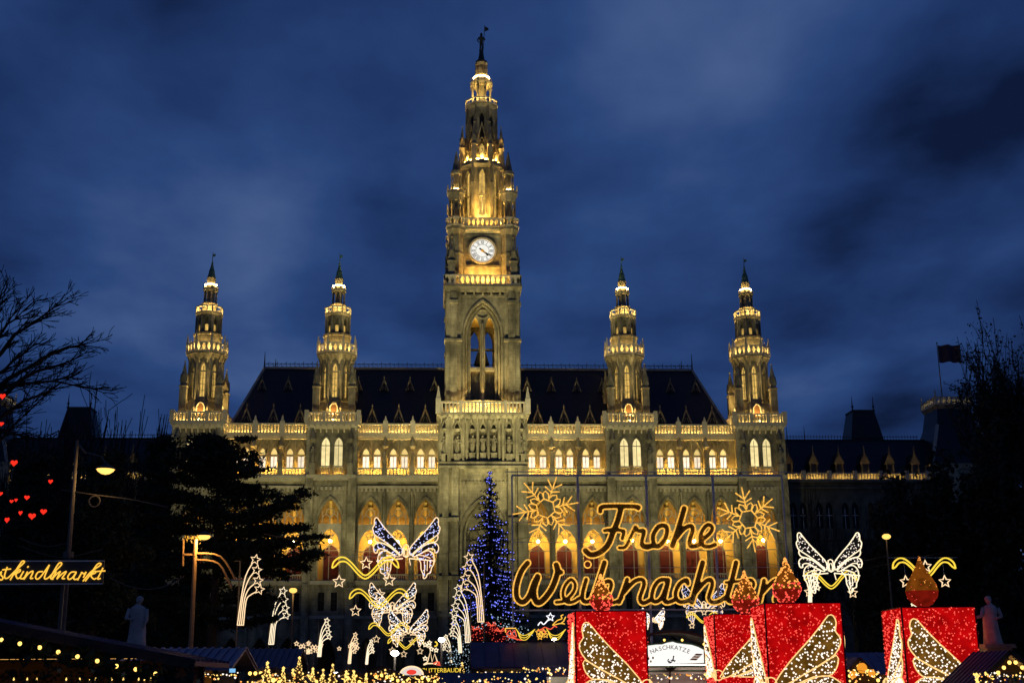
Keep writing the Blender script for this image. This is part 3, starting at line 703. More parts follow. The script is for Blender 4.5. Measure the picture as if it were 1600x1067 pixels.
    m.at(None)
    for sx in (-1, 1):
        for sy in (-1, 1):
            x, y = sx*3.75, sy*3.75
            m.frus(x, y, 55.2, 63.4, 1.05, 1.0, 8); m.frus(x, y, 63.0, 63.7, 1.0, 1.3, 8); m.frus(x, y, 63.7, 64.2, 1.35, 1.35, 8)
            m.frus(x, y, 60.0, 60.25, 1.12, 1.12, 8)
    m.frus(0, 0, 63.4, 63.9, 3.7, 4.3, 4); m.frus(0, 0, 63.9, 64.2, 4.4, 4.4, 4)
    # octagon with lancets
    A = 2.85; sd = 2*A*math.tan(PI/8)
    m.frus(0, 0, 64.2, 66.0, 3.3, 2.85, 8); m.frus(0, 0, 65.9, 74.3, 2.35, 2.2, 8)
    for k in range(8):
        m.at(RZ(k*PI/4)); m.arch_wall(-sd/2, sd/2, 65.9, 74.2, -A, .45, [(0, .42, 66.6, 72.6, 73.6)])
        m.box(-sd/2-.12, -sd/2+.12, -A-.14, -A+.1, 65.5, 74.2); m.arch_rib(0, .52, 66.6, 72.6, 73.75, -A-.03, .09); m.box(-.45, .45, -A+.1, -A+.3, 69.6, 69.85)
        m.poly([(-.8, 74.0), (.8, 74.0), (0, 76.6)], -A-.12, -A+.1); m.octa((0, -A, 76.8), .16)
    m.at(None)
    m.frus(0, 0, 74.0, 74.5, 2.9, 3.15, 8); m.frus(0, 0, 74.5, 75.2, 3.2, 3.0, 8)
    # upper octagon
    A2 = 2.15; s2 = 2*A2*math.tan(PI/8)
    m.frus(0, 0, 75.2, 84.2, 1.55, 1.45, 8)
    for k in range(8):
        m.at(RZ(k*PI/4)); m.arch_wall(-s2/2, s2/2, 75.2, 84.0, -A2+.05, .4, [(0, .36, 76.0, 82.0, 83.2)])
        m.box(-s2/2-.14, -s2/2+.14, -A2-.15, -A2+.2, 75.2, 84.0); m.box(-s2/2-.2, -s2/2+.2, -A2-.42, -A2+.2, 75.2, 79.2)
        m.poly([(-.62, 79.0), (-.45, 79.0), (0, 81.0), (.45, 79.0), (.62, 79.0), (0, 81.6)], -A2-.12, -A2+.06)
        m.arch_rib(0, .45, 76.0, 77.6, 79.0, -A2-.02, .1)
    m.at(None)
    m.frus(0, 0, 83.8, 84.4, 2.05, 2.3, 8); m.frus(0, 0, 84.4, 84.6, 2.35, 2.35, 8)
    # open lantern
    m.frus(0, 0, 84.6, 88.4, .72, .68, 8)
    for k in range(8):
        a = k*PI/4+PI/8; m.tube([(1.42*math.cos(a), 1.42*math.sin(a), 84.6), (1.42*math.cos(a), 1.42*math.sin(a), 88.2)], .15, 6)
        m.frus(1.62*math.cos(a), 1.62*math.sin(a), 88.0, 89.3, .13, .03, 4)
        m.at(RZ(k*PI/4)); m.arch_rib(0, .5, 87.3, 87.6, 88.3, -1.35, .09); m.at(None)
    m.frus(0, 0, 88.2, 88.5, 1.55, 1.68, 8); m.frus(0, 0, 88.5, 89.4, 1.5, 1.1, 8)
    m.frus(0, 0, 89.4, 91.7, .78, .66, 8); m.frus(0, 0, 91.6, 91.95, .85, .95, 8)
    for k in range(8): m.at(RZ(k*PI/4)); m.box(-.34, -.24, -.92, -.6, 89.4, 91.6)
    m.at(None)
    t = m.build('clock_tower', STONE, TH); t.location = (0, .8, 0)
    # parapets and their lights
    m = MB(); p = ring(6.05, 4)
    for i in range(4):
        a, b = Vector(p[i]), Vector(p[(i+1) % 4]); bal_line(m, a, b, 36.85, 38.5, .5, .22, post=6); m.box(a.x-.35, a.x+.35, a.y-.35, a.y+.35, 36.85, 38.9); m.frus(a.x, a.y, 38.9, 40.6, .3, .04, 4)
    m.build('balustrade', TRIM, t)
    m = MB(); strip_ring(m, 5.62, 37.0, 4, .2); m.build('light_strip', G_FLOOD2, t)
    m = MB(); p = ring(5.3, 4)
    for i in range(4): trac_line(m, p[i], p[(i+1) % 4], 55.25, 56.75, .7, .16)
    m.build('gallery_parapet', TRIM, t)
    m = MB(); strip_ring(m, 4.75, 55.4, 4, .22); m.build('light_strip', G_CLOCKS, t)
    m = MB(); p = ring(4.35, 4)
    for i in range(4):
        a, b = Vector(p[i]), Vector(p[(i+1) % 4]); e = (b-a)*.17; trac_line(m, a+e, b-e, 64.2, 65.6, .62, .16)
    for sx in (-1, 1):
        for sy in (-1, 1):
            q = ring(1.3, 8, (sx*3.75, sy*3.75))
            for i in range(8): trac_line(m, q[i], q[(i+1) % 8], 64.2, 65.5, .6, .13)
    m.build('gallery_parapet', TRIM, t)
    m = MB(); strip_ring(m, 3.9, 64.4, 8, .22); m.build('light_strip', G_SPIRE, t)
    m = MB(); strip_ring(m, 2.75, 75.3, 8, .10); m.build('light_strip', G_FLOODB, t)
    m = MB(); p = ring(2.3, 8)
    for i in range(8): bal_line(m, p[i], p[(i+1) % 8], 84.6, 85.5, .6, .15, rail=.12)
    m.build('crown_parapet', TRIM, t)
    m = MB(); strip_ring(m, 1.85, 84.72, 8, .13); strip_ring(m, 1.15, 89.5, 8, .10); m.build('light_strip', G_FLOOD2, t)
    # corner buttresses with spirelets and the round corner turrets
    for sx in (-1, 1):
        for sy in (-1, 1):
            m = MB(); pinnacle(m, sx*4.35, sy*4.75, 55.25, 58.9, 62.6, .95); pinnacle(m, sx*4.95, sy*4.0, 55.25, 58.4, 61.6, .6); m.build('pinnacle', STONE2, t)
            x, y = sx*3.75, sy*3.75
            m = MB(); m.frus(x, y, 64.2, 68.6, .55, .55, 8)
            for k in range(8):
                a = k*PI/4+PI/8; m.tube([(x+.95*math.cos(a), y+.95*math.sin(a), 64.2), (x+.95*math.cos(a), y+.95*math.sin(a), 68.5)], .15, 5)
            m.frus(x, y, 68.2, 69.2, 1.0, 1.15, 8); m.frus(x, y, 69.2, 69.7, 1.28, 1.28, 8)
            q = ring(1.2, 8, (x, y))
            for i in range(8): m.frus(q[i][0], q[i][1], 69.7, 70.5, .13, .08, 4)
            m.frus(x, y, 69.7, 72.6, .5, .45, 8)
            for k in range(8):
                a = k*PI/4+PI/8; m.tube([(x+.72*math.cos(a), y+.72*math.sin(a), 69.7), (x+.72*math.cos(a), y+.72*math.sin(a), 72.3)], .1, 5)
            m.frus(x, y, 72.3, 72.8, .82, .78, 8); m.frus(x, y, 72.8, 76.0, .62, .05, 8)
            m.build('corner_turret', STONE2, t)
            m = MB(); strip_ring(m, .98, 69.8, 8, .08, (x, y)); strip_ring(m, .78, 64.5, 8, .08, (x, y)); m.build('light_strip', G_FLOOD2, t)
    for k in range(8):
        a = k*PI/4+PI/8; m = MB(); pinnacle(m, 3.1*math.cos(a), 3.1*math.sin(a), 74.6, 77.6, 81.2, .74); m.build('pinnacle', STONE2, t)
        m = MB(); pinnacle(m, 2.35*math.cos(a), 2.35*math.sin(a), 78.5, 81.6, 85.6, .36); m.build('pinnacle', STONE2, t)
        m = MB(); pinnacle(m, 3.55*math.cos(a), 3.55*math.sin(a), 64.3, 71.5, 76.4, .42); m.build('pinnacle', STONE2, t)
        m = MB(RZ(k*PI/4)); m.arch_panel(0, .36, 78.6, 81.6, 83.0, -1.80, .04); m.build('lancet_window', BLACKP, t)
    for k in range(8):
        m = MB(RZ(k*PI/4)); m.mat(0).arch_panel(0, .42, 66.6, 72.6, 73.6, -2.50, .04); m.mat(1).box(-.05, .05, -2.56, -2.50, 66.6, 73); m.build('lancet_window', [G_LANC, TRIM], t)
        if k in (0, 1, 7): m = MB(RZ(k*PI/4)); m.arch_panel(0, .36, 76.0, 77.2, 78.2, -1.78, .04); m.build('lancet_window', G_LANC, t)
    # bell chamber: floors, ceiling, lamp
    m = MB(); m.box(-2.9, 2.9, -2.9, 2.9, 36.9, 43.6); m.box(-3.9, 3.9, -3.9, 3.9, 43.4, 43.8); m.build('bell_floor', STONE2, t)
    m = MB(); m.box(-3.6, 3.6, -3.6, 3.6, 51.6, 51.9); m.build('bell_ceiling', OCHRE, t)
    m = MB(); m.ball((0, -1.6, 49.2), .2, 8, 6); m.build('bell_lamp', G_LAMP, t)
    m = MB(); m.lathe(0, .5, [(45.2, 1.1), (45.5, 1.0), (46.4, .75), (47.0, .6), (47.2, .2)], 10); m.beam((-3, .5, 47.4), (3, .5, 47.4), .3); m.build('bell', BRONZE, t)
    # niche statues with gabled canopies
    for x, y, z in ((-3.5, yf+.25, 31.4), (-1.45, yf+.55, 31.6), (0, yf+.55, 31.6), (1.45, yf+.55, 31.6), (3.5, yf+.25, 31.4), (-5.2, yf+.1, 31.4), (5.2, yf+.1, 31.4)):
        m = MB(); m.box(x-.38, x+.38, y-.35, y+.25, 30.3, z); m.box(x-.45, x+.45, y-.42, y+.25, z-.15, z); figure(m, x, y, z, 2.5, random); m.build('statue', STONE2, t); m = MB()
        m.frus(x, y-.05, 34.5, 34.8, .3, .42, 6)
        for s in (-1, 1): m.beam((x+s*.5, y-.3, 34.7), (x, y-.3, 36.0), .14)
        m.build('statue_canopy', STONE2, t)
    # clock
    def clock():
        m = MB()
        for i in range(48):
            a, b = 2*PI*i/48, 2*PI*(i+1)/48
            m.mat(1).beam((1.86*math.sin(a), -3.92, 60.8+1.86*math.cos(a)), (1.86*math.sin(b), -3.92, 60.8+1.86*math.cos(b)), .28, .26)
            m.mat(2).beam((0.94*math.sin(a), -3.9, 60.8+0.94*math.cos(a)), (0.94*math.sin(b), -3.9, 60.8+0.94*math.cos(b)), .05, .02)
            m.beam((1.58*math.sin(a), -3.9, 60.8+1.58*math.cos(a)), (1.58*math.sin(b), -3.9, 60.8+1.58*math.cos(b)), .05, .02)
        m.mat(0).poly([(1.70*math.sin(-2*PI*i/40), 60.8+1.70*math.cos(-2*PI*i/40)) for i in range(40)], -3.86, -3.8)
        num = ['XII', 'I', 'II', 'III', 'IV', 'V', 'VI', 'VII', 'VIII', 'IX', 'X', 'XI']
        m.mat(2)
        for h, tx in enumerate(num):
            a = 2*PI*h/12; er = Vector((math.sin(a), 0, math.cos(a))); et = Vector((math.cos(a), 0, -math.sin(a))); c0 = Vector((0, -3.9, 60.8))
            wd = {'I': .13, 'V': .22, 'X': .22}; tot = sum(wd[ch] for ch in tx); u0 = -tot/2
            for ch in tx:
                u1 = u0+wd[ch]
                def P(u, r): return tuple(c0+er*r+et*u)
                if ch == 'I': m.beam(P((u0+u1)/2, 1.02), P((u0+u1)/2, 1.52), .06, .03)
                elif ch == 'V': m.beam(P(u0+.02, 1.52), P((u0+u1)/2, 1.02), .055, .03); m.beam(P(u1-.02, 1.52), P((u0+u1)/2, 1.02), .035, .03)
                else: m.beam(P(u0+.02, 1.52), P(u1-.02, 1.02), .055, .03); m.beam(P(u1-.02, 1.52), P(u0+.02, 1.02), .035, .03)
                u0 = u1
        a = R(128)
        for ang, ln, w in ((R(130), 1.0, .2), (R(122), 1.42, .11)):
            er = Vector((math.sin(ang), 0, math.cos(ang))); m.mat(2).beam(tuple(Vector((0, -3.96, 60.8))-er*.55), tuple(Vector((0, -3.96, 60.8))+er*ln), w, .04)
        er = Vector((math.sin(R(130)), 0, math.cos(R(130)))); m.octa(tuple(Vector((0, -3.98, 60.8))+er*.95), .22); m.mat(3).octa((0, -4.0, 60.8), .26)
        m.mat(3).beam((0, -3.99, 60.8), tuple(Vector((0, -3.99, 60.8))+er*.6), .14, .04)
        return m
    ck = clock().build('clock', [G_CLOCK, TRIM, BLACKP, mat('gilt', (.5, .33, .05), .4, metal=.5)], t)
    for k in (1, 3):
        c = put(ck, t, (0, 0, 0)); c.rotation_euler = (0, 0, k*PI/2)
    # iron standard bearer on the spire
    m = MB(); m.lathe(0, 0, [(91.95, .75), (92.3, .85), (92.6, .5), (93.4, .36), (94.0, .30), (94.3, .34)], 8)
    for s in (-1, 1): m.tube([(s*.16, 0, 94.2), (s*.15, -.02, 95.0), (s*.1, 0, 95.6)], [.13, .13, .17], 6)
    m.lathe(0, 0, [(95.4, .24), (95.8, .26), (96.3, .36), (96.5, .3), (96.6, .1)], 8); m.ball((0, 0, 96.85), .2, 8, 6, 1.2); m.frus(0, 0, 97.0, 97.25, .16, .03, 6)
    m.tube([(.34, 0, 96.4), (.55, -.1, 96.0), (.38, -.22, 95.8)], [.12, .1, .08], 6); m.tube([(-.34, 0, 96.4), (-.6, -.05, 95.9), (-.35, -.1, 95.5)], [.12, .1, .08], 6)
    m.tube([(.3, -.25, 94.3), (.52, -.2, 98.4)], .05, 5); m.add([(.48, -.2, 97.3), (.48, -.2, 98.2), (1.0, -.18, 98.0), (1.15, -.2, 97.6)], [(0, 1, 2, 3)])
    m.build('spire_figure', BRONZE, t)
    return t
TT = clock_tower()
uplights(TT, 4, -PI/2, 5.75, 37.0, 4.3, 46, 7000, 95); uplights(TT, 4, -PI/2, 5.1, 55.4, 3.6, 58.5, 1300, 120, (1, .56, .13))
uplights(TT, 8, -PI/2, 4.05, 64.45, 2.3, 71.5, 9500, 74, (1, .58, .13)); uplights(TT, 8, -PI/2, 2.95, 75.3, 1.9, 81, 6500, 80, (1, .58, .14)); uplights(TT, 4, -PI/2+PI/4, 2.0, 84.75, .8, 87.5, 1100, 100)
# ---- the lower wings behind, right and (mostly hidden) left
def wing(s):
    p0 = at(1216, 745, 184) if s > 0 else at(20, 745, 184)
    x0, x1 = (41.5, 67.5)
    zE = 31.3; zR = at(1300, 688, 190).z; yF = 14.0
    m = MB()
    hs = [(x0+1.6+i*3.95+d, .5, 23.6, 26.6, 27.5) for i in range(7) for d in (0, 1.5) if x0+1.6+i*3.95+d < x1-.6]
    hs2 = [(h[0], .5, 16.5, 19.5, 19.5) for h in hs]; hs3 = [(h[0], .5, 10.5, 13.0, 13.0) for h in hs]
    m.arch_wall(x0, x1, 22, 29.6, yF, .45, hs); m.arch_wall(x0, x1, 15, 22, yF, .45, hs2); m.arch_wall(x0, x1, 0, 15, yF, .45, hs3)
    for z in (9.5, 15, 22, 29.6): m.box(x0, x1, yF-.3, yF+.2, z-.15, z+.2)
    m.box(x0, x1, yF+1.0, yF+1.2, 0, 29.6); m.box(x0, x1, yF, yF+.5, 29.8, zE-.9); m.box(x0, x1, yF-.6, yF+.5, zE-.9, zE-.5)
    w = m.build('side_wing', mat('dimmed_wall_stone', (.13, .12, .085), .85, .5, .5, bump=.3, courses=(.42, 1.05)), TH)  # wall stone darkened in its colour to stand for weaker floodlight
    m = MB(); m.add([(x0, yF+1, zE-.3), (x1+4, yF+1, zE-.3), (x1+4, yF+6, zR), (x0, yF+6, zR), (x1+4, yF+12, zE-.3), (x0, yF+12, zE-.3)], [(0, 1, 2, 3), (3, 2, 4, 5)])
    m.build('wing_roof', SLATE, w)
    m = MB(); m.box(x0, x1+3, yF+5.9, yF+6.1, zR, zR+.15)
    for i in range(60): xx = x0+i*.47; m.beam((xx, yF+6, zR), (xx, yF+6, zR+.85), .06)
    m.beam((x0, yF+6, zR+.6), (x1+2, yF+6, zR+.6), .07)
    for xx in (x0+7.0, x0+9.8): m.tube([(xx, yF+6, zR), (xx, yF+6, zR+2.3)], [.1, .03], 4)
    m.build('ridge_cresting', IRON, w)
    m = MB(); step = 3.95
    for i in range(7):
        a = x0+i*step; b = min(a+step-.9, x1)
        if b-a > .8: bal_line(m, (a, yF-.4), (b, yF-.4), zE-.5, zE+.6, .42, .17); m.box(b+.15, b+.65, yF-.6, yF-.1, zE-.5, zE+.9)
    m.build('roof_balustrade', TRIM, w)
    m = MB(); m.box(x0, x1, yF+.3, yF+.45, zE-.5, zE+.5); m.build('roof_parapet', STONE2, w)
    m = MB()
    for i in range(7): m.box(x0+i*step+.2, min(x0+i*step+2.8, x1), yF-.12, yF-.04, zE-.46, zE-.38)
    m.build('light_strip', glow('wing_strip', (1, .62, .16), 45, True), w)
    for px in (1231, 1270, 1310, 1350, 1389, 1428):
        q = at(px, 720, 185.2); x = q.x if s > 0 else 43.2+(px-1231)/39*3.95
        m = MB(); m.mat(0).box(x-.55, x+.55, yF+1.0, yF+3, zE-.2, zE+2.2); m.mat(1).box(x-.62, x+.62, yF+.86, yF+1.0, zE-.2, zE+.2)
        m.box(x-.6, x-.42, yF+.86, yF+1.0, zE, zE+2.2); m.box(x+.42, x+.6, yF+.86, yF+1.0, zE, zE+2.2)
        m.poly([(x-.8, zE+2.2), (x+.8, zE+2.2), (x, zE+3.9)], yF+.8, yF+1.0); m.frus(x, yF+.9, zE+3.7, zE+5.0, .12, .03, 4); m.mat(0).add([(x-.8, yF+1, zE+2.2), (x, yF+1, zE+3.9), (x, yF+4, zE+3.9), (x-.8, yF+3, zE+2.2), (x+.8, yF+1, zE+2.2), (x+.8, yF+3, zE+2.2)], [(0, 1, 2, 3), (4, 5, 2, 1)])
        m.build('wing_dormer', [SLATE, mat('dimmed_gable_stone', (.10, .09, .065), .85, .4, 1.0)], w)  # gable stone coloured darker, so the floods leave it looking unlit
        if s > 0: m = MB(); m.box(x-.35, x+.35, yF+.55, yF+.65, zE+.0, zE+.08); m.build('light_strip', glow('wing_strip', (1, .62, .16), 45, True), w)
    for i, h in enumerate(hs[:8]):
        for zb, hh in ((23.6, 3.0), (16.5, 3.0)):
            m = MB(); m.mat(0).box(h[0]-.5, h[0]+.5, yF+.3, yF+.34, zb, zb+hh+.9 if zb > 20 else zb+hh); m.mat(1).box(h[0]-.04, h[0]+.04, yF+.22, yF+.3, zb, zb+hh); m.box(h[0]-.5, h[0]+.5, yF+.22, yF+.3, zb+1.9, zb+2.0); m.build('wing_window', [GLASSD, WHITEP], w)
    # small steep pavilion roof
    xa = at(1357, 686, 190).x
    m = MB(); zt = at(1357, 652, 196).z; m.mat(0).frus(xa, yF+9, zR-4, zR-.5, 3.3, 2.75, 4); m.frus(xa, yF+9, zR-.5, zt, 2.75, 1.75, 4); m.mat(1).box(xa-1.85, xa+1.85, yF+7.2, yF+10.8, zt, zt+.25)
    for d in (-1.7, 1.7): m.tube([(xa+d, yF+7.4, zt), (xa+d, yF+7.4, zt+2.4)], [.15, .03], 5); m.octa((xa+d, yF+7.4, zt+.8), .25)
    m.build('pavilion_roof', [SLATE, IRON], w)
    # corner pavilion with truncated roof and lit crown
    q = at(1488, 640, 188); xc = q.x; zc = at(1488, 634, 188).z; zb = at(1488, 730, 188).z
    m = MB(); m.mat(0).frus(xc, yF+6, 0, zb, 6.0, 6.0, 4); m.mat(1).frus(xc, yF+6, zb, zb+6.5, 5.4, 3.1, 4); m.frus(xc, yF+6, zb+6.5, zc, 3.1, 2.6, 4); m.mat(0).frus(xc, yF+6, zc-.6, zc, 2.7, 3.0, 4)
    for sg in (-1, 1): m.mat(2).beam((xc+sg*5.4, yF+.6, zb), (xc+sg*3.1, yF+2.9, zb+6.5), .4)
    m.build('corner_pavilion', [STONE, SLATE, LEAD], w)
    m = MB(); p = ring(2.9, 4, (xc, yF+6))
    for i in range(4):
        a, b = Vector(p[i]), Vector(p[(i+1) % 4]); trac_line(m, a, b, zc, zc+1.3, .8, .16); m.frus(a.x, a.y, zc, zc+2.4, .2, .05, 4)
    m.build('pavilion_parapet', TRIM, w)
    m = MB(); m.frus(xc, yF+6, zc, zc+1.2, 1.6, 1.5, 4); m.build('pavilion_crown', STONE2, w)
    m = MB(); strip_ring(m, 2.3, zc+.15, 4, .1, (xc, yF+6)); m.build('light_strip', glow('crown_strip', (1, .8, .4), 8, True), w)
    return w, (xc, yF+6, zc)
wR, crown = wing(1)
wL, _ = wing(-1)
wL.scale = (-1, 1, 1); wL.location = (0, 0, 0)
# flag on the corner pavilion
b = Vector((crown[0]-.6, 170+crown[1], crown[2]+1.2)); tp = at(1483, 536, b.y).z
fl = thing('flag', 'dark flag on tall pole above corner pavilion of the right wing', 'flag', tuple(b))
m = MB(); m.tube([(0, 0, 0), (0, 0, tp-b.z)], [.10, .06], 6); m.ball((0, 0, tp-b.z), .13, 6, 4); m.build('flagpole', POLE, fl)
m = MB(); n = 10; H0, H1 = at(1483, 566, b.y).z-b.z, at(1483, 539, b.y).z-b.z
vs = []
for i in range(n+1):
    for j in range(2): vs.append((.1+3.5*i/n, .35*math.sin(i*1.1), (H0 if j == 0 else H1)-.05*math.sin(i*.9)))
m.add(vs, [(2*i, 2*i+2, 2*i+3, 2*i+1) for i in range(n)])
m.build('flag_cloth', mat('dark_flag_cloth', (.045, .028, .05), .8, .2, 1), fl)
# ---- floodlights that light the front: fixtures standing on the square before the hall
def flood(x, y, tx, ty, tz, e, ang, col=(1, .87, .40)):
    m = MB(); m.mat(0).box(-.35, .35, -.2, .2, 0, .5); m.box(-.5, .5, -.3, .3, .5, .62); m.mat(1).add([(-.45, .32, .65), (.45, .32, .65), (.45, .22, 1.15), (-.45, .22, 1.15)], [(0, 1, 2, 3)]); m.mat(0).box(-.5, .5, -.1, .2, .62, 1.2)
    o = m.build('floodlight', [IRON, G_STREET], TH); o.location = (x, y, 0)
    l = bpy.data.lights.new('floodlight_beam', 'SPOT'); l.energy = e; l.color = col; l.spot_size = R(ang); l.spot_blend = .9; l.shadow_soft_size = .25
    lo = bpy.data.objects.new('floodlight_beam', l); COL.objects.link(lo); lo.parent = o; lo.location = (0, .5, 1.2)
    lo.rotation_euler = (Vector((tx-x, ty-y, tz))-Vector((0, 0.5, 1.2))).to_track_quat('-Z', 'Y').to_euler()
for x, tx in ((-33, -34), (-20, -22), (-9, -10), (9, 10), (20, 22), (33, 34)):
    flood(x, -25, tx*.96, 2, 46, 13500, 76)
for x in (-5, 5): flood(x*1.6, -30, 0, -2, 56, 54000, 50, (1, .86, .42))
# ================================================================== light figures
def star_pts(cx, cz, r, rot=0, k=.45, y=0):
    return [(cx+(r if i % 2 == 0 else r*k)*math.sin(rot+i*PI/5), y, cz+(r if i % 2 == 0 else r*k)*math.cos(rot+i*PI/5)) for i in range(10)]
def leds(m, pts, r):
    for p in pts: m.octa(p, r)
def in_poly(x, z, P):
    c = False; j = len(P)-1
    for i in range(len(P)):
        xi, zi = P[i]; xj, zj = P[j]
        if (zi > z) != (zj > z) and x < (xj-xi)*(z-zi)/(zj-zi)+xi: c = not c
        j = i
    return c
def scatter(P, n, rnd, gap=0):
    xs = [p[0] for p in P]; zs = [p[1] for p in P]; out = []; tries = 0
    while len(out) < n and tries < n*40:
        tries += 1
        x, z = rnd.uniform(min(xs), max(xs)), rnd.uniform(min(zs), max(zs))
        if in_poly(x, z, P) and all((x-a)**2+(z-b)**2 > gap*gap for a, b in out): out.append((x, z))
    return out
# ---- angel: outline in units of half its wing span (x out, z up from the body's middle)
def A_(pts): return [((x-566)/372, (690-z)/372) for x, z in pts]
WING_U = A_([(612, 655), (700, 545), (800, 440), (875, 345), (905, 303), (930, 303), (941, 335), (940, 385), (958, 415), (952, 455), (930, 500), (840, 560), (740, 630), (660, 700), (622, 735)])
WING_F = A_([(930, 500), (935, 540), (905, 580), (820, 600), (730, 650), (640, 738)])
WING_C = A_([(640, 742), (720, 665), (800, 612), (880, 592), (930, 612), (945, 655), (930, 702), (902, 704), (900, 680), (878, 660), (830, 662), (760, 700), (680, 745)])
WING_L = A_([(690, 745), (740, 715), (810, 682), (862, 700), (890, 752), (890, 830), (862, 885), (852, 935), (818, 950), (800, 990), (772, 1000), (765, 950), (742, 895), (735, 815)])
FEATH = [A_([(780, 800), (782, 955)]), A_([(815, 795), (812, 915)]), A_([(850, 790), (842, 880)]), A_([(700, 735), (770, 740), (850, 770)])]
def angel(px, py, span, Y, label, ledm, tube=G_WARM, cable=9, rt=.045):
    c = at(px, py, Y); s = (at(px+span/2, py, Y)-c).length
    o = thing('light_angel', label, 'light figure', tuple(c), 0, 'winged light figures hung over the avenue'); rnd = random.Random(int(px*7+Y))
    for sg in (-1, 1):
        w = MB()
        for P, cl in ((WING_U, True), (WING_F, False), (WING_C, True), (WING_L, True)):
            w.tube([(sg*v.x*s, 0, v.y*s) for v in smooth_pts(P, 3, cl)], rt, 4, cl)
        for P in FEATH: w.tube([(sg*x*s, 0, z*s) for x, z in P], rt*.8, 4)
        w.tube([(sg*.1*s, 0, -.22*s), (sg*.92*s, 0, -.3*s)], rt*1.1, 4)
        wo_ = w.build('wing_outline', tube, o)
        b = MB()
        for P in (WING_U, WING_C): b.poly([(sg*v.x*s, v.y*s) for v in smooth_pts(P, 2, True)], .05, .09)
        b.build('wing_panel', BLACKP, o)
        l = MB()
        for P, n in ((WING_U, 48), (WING_C, 18), (WING_L, 30)):
            P2 = [(v.x, v.y) for v in smooth_pts(P, 2, True)]
            for i, (x, z) in enumerate(scatter(P2, n, rnd, .028)): l.octa((sg*x*s, -.05, z*s), rt*rnd.uniform(.75, 1.15))
        stuff(l.build('wing_leds', ledm, o))
    m = MB()
    m.tube([(x*s, 0, z*s) for x, z in A_([(535, 680), (540, 625), (566, 612), (592, 625), (602, 680), (600, 740), (566, 758), (533, 740)])], rt, 4, True)
    m.tube([(x*s, 0, z*s) for x, z in A_([(545, 700), (555, 660), (578, 660), (588, 700), (578, 745), (555, 745)])], rt*.9, 4, True)
    m.tube([(x*s, 0, z*s) for x, z in A_([(602, 770), (620, 850 if span > 90 else 790)])], rt*.8, 4)
    m.build('body_outline', tube, o)
    if cable:
        m = MB(); m.tube([(-cable, .02, .55*s), (0, .02, -.30*s), (cable, .02, .55*s)], .016, 4); m.build('cable', POLE, o)
    return o
# ---- rolling ribbon of light with hanging stars
def wave(px, py, span, Y, label, stars=((-.78, -.42), (.02, .12), (.72, -.38)), r=.062, wide=True):
    c = at(px, py, Y); s = (at(px+span/2, py, Y)-c).length
    o = thing('light_ribbon', label, 'light ribbon', tuple(c), 0, 'yellow light ribbons hung over the avenue')
    m = MB()
    up = [(-1.0, -.02), (-.96, .16), (-.8, .29), (-.62, .29), (-.42, .14), (-.2, -.1), (0, -.24), (.2, -.1), (.42, .14), (.62, .29), (.8, .29), (.96, .16), (1.0, -.02)]
    lo = [(-1.0, -.02), (-.9, .04), (-.78, .16), (-.6, .17), (-.42, .02), (-.22, -.2), (0, -.34), (.22, -.2), (.42, .02), (.6, .17), (.78, .16), (.9, .04), (1.0, -.02)]
    for P in (up, lo): m.tube([(v.x*s, 0, v.y*s) for v in smooth_pts(P, 3)], r, 4)
    m.build('ribbon_tube', G_YEL, o)
    for x, z in stars:
        m = MB(); m.tube(star_pts(x*s, z*s, .19*s, 0), r*.8, 4, True); m.build('star', G_WARM, o)
    m = MB(); m.beam((-1.1*s, .05, .32*s), (1.1*s, .05, .32*s), .03)
    for x, z in stars: m.beam((x*s, .03, z*s+.15*s), (x*s, .05, .32*s), .02)
    m.build('hanger', STEEL, o)
    return o
# ---- shooting stars on a mast
def shooting(px, ytop, ybot, Y, side, label, tube=G_WARM, r=.04, post=True):
    c = at(px, ybot, Y); h = at(px, ytop, Y).z-c.z; k = h/560
    g = Vector((c.x, c.y, 0)); o = thing('shooting_star_light', label, 'light figure', tuple(g), 0, 'shooting star lights along the avenue')
    def q(x, z): return ((x-422)*k*-side, 0, c.z+(715-z)*k)
    lines = [[(450, 715), (430, 500), (400, 300), (345, 185)], [(432, 715), (415, 480), (375, 335), (330, 265)], [(415, 715), (400, 500), (368, 410), (325, 368)], [(398, 715), (385, 510), (350, 460), (300, 432)]]
    m = MB()
    for L in lines: m.tube([q(*v) for v in smooth_pts(L, 3)], r, 4)
    m.tube([q(395, 715), q(452, 715)], r, 4); m.build('comet_tail', tube, o)
    for x, z in ((320, 155), (305, 245), (290, 335), (275, 412)):
        p = q(x, z); m = MB(); m.tube(star_pts(p[0], p[2], 46*k, .2*side), r, 4, True); m.build('star', tube, o)
    if post:
        m = MB(); x = q(455, 0)[0]; m.tube([(x, .12, 0), (x, .12, c.z+h*.98)], .05, 6); m.beam((x, .1, c.z+h*.98), (x+(-.35 if side < 0 else .35)*-1, .1, c.z+h*.98), .03); m.build('post', POLE, o)
    return o
AVE = 'avenue'
angel(634.5, 861, 100, 80, 'largest white-outlined light angel, with blue-white wings, before the hall arches', G_LEDA)
angel(613, 948, 71, 112, 'smaller light angel hanging below the largest one, left of the Christmas tree', G_LEDW, rt=.05)
angel(638, 984, 60, 132, 'lowest and farthest light angel of the stack left of the Christmas tree', G_LEDW, rt=.055)
angel(1298, 884, 97, 82, 'cream light angel alone above the dark park right of the lettered sign', G_LEDP, G_CREAM)
angel(1100, 946, 64, 122, 'light angel half hidden behind the lower word of the sign', G_LEDA, rt=.05)
angel(1021, 968, 34, 140, 'tiny far light angel just right of the single tall candle', G_LEDW, rt=.06)
wave(571, 886, 104, 78, 'widest yellow light ribbon with three stars, beside the largest angel')
wave(592, 934, 92, 95, 'yellow light ribbon crossing the wings of the second angel')
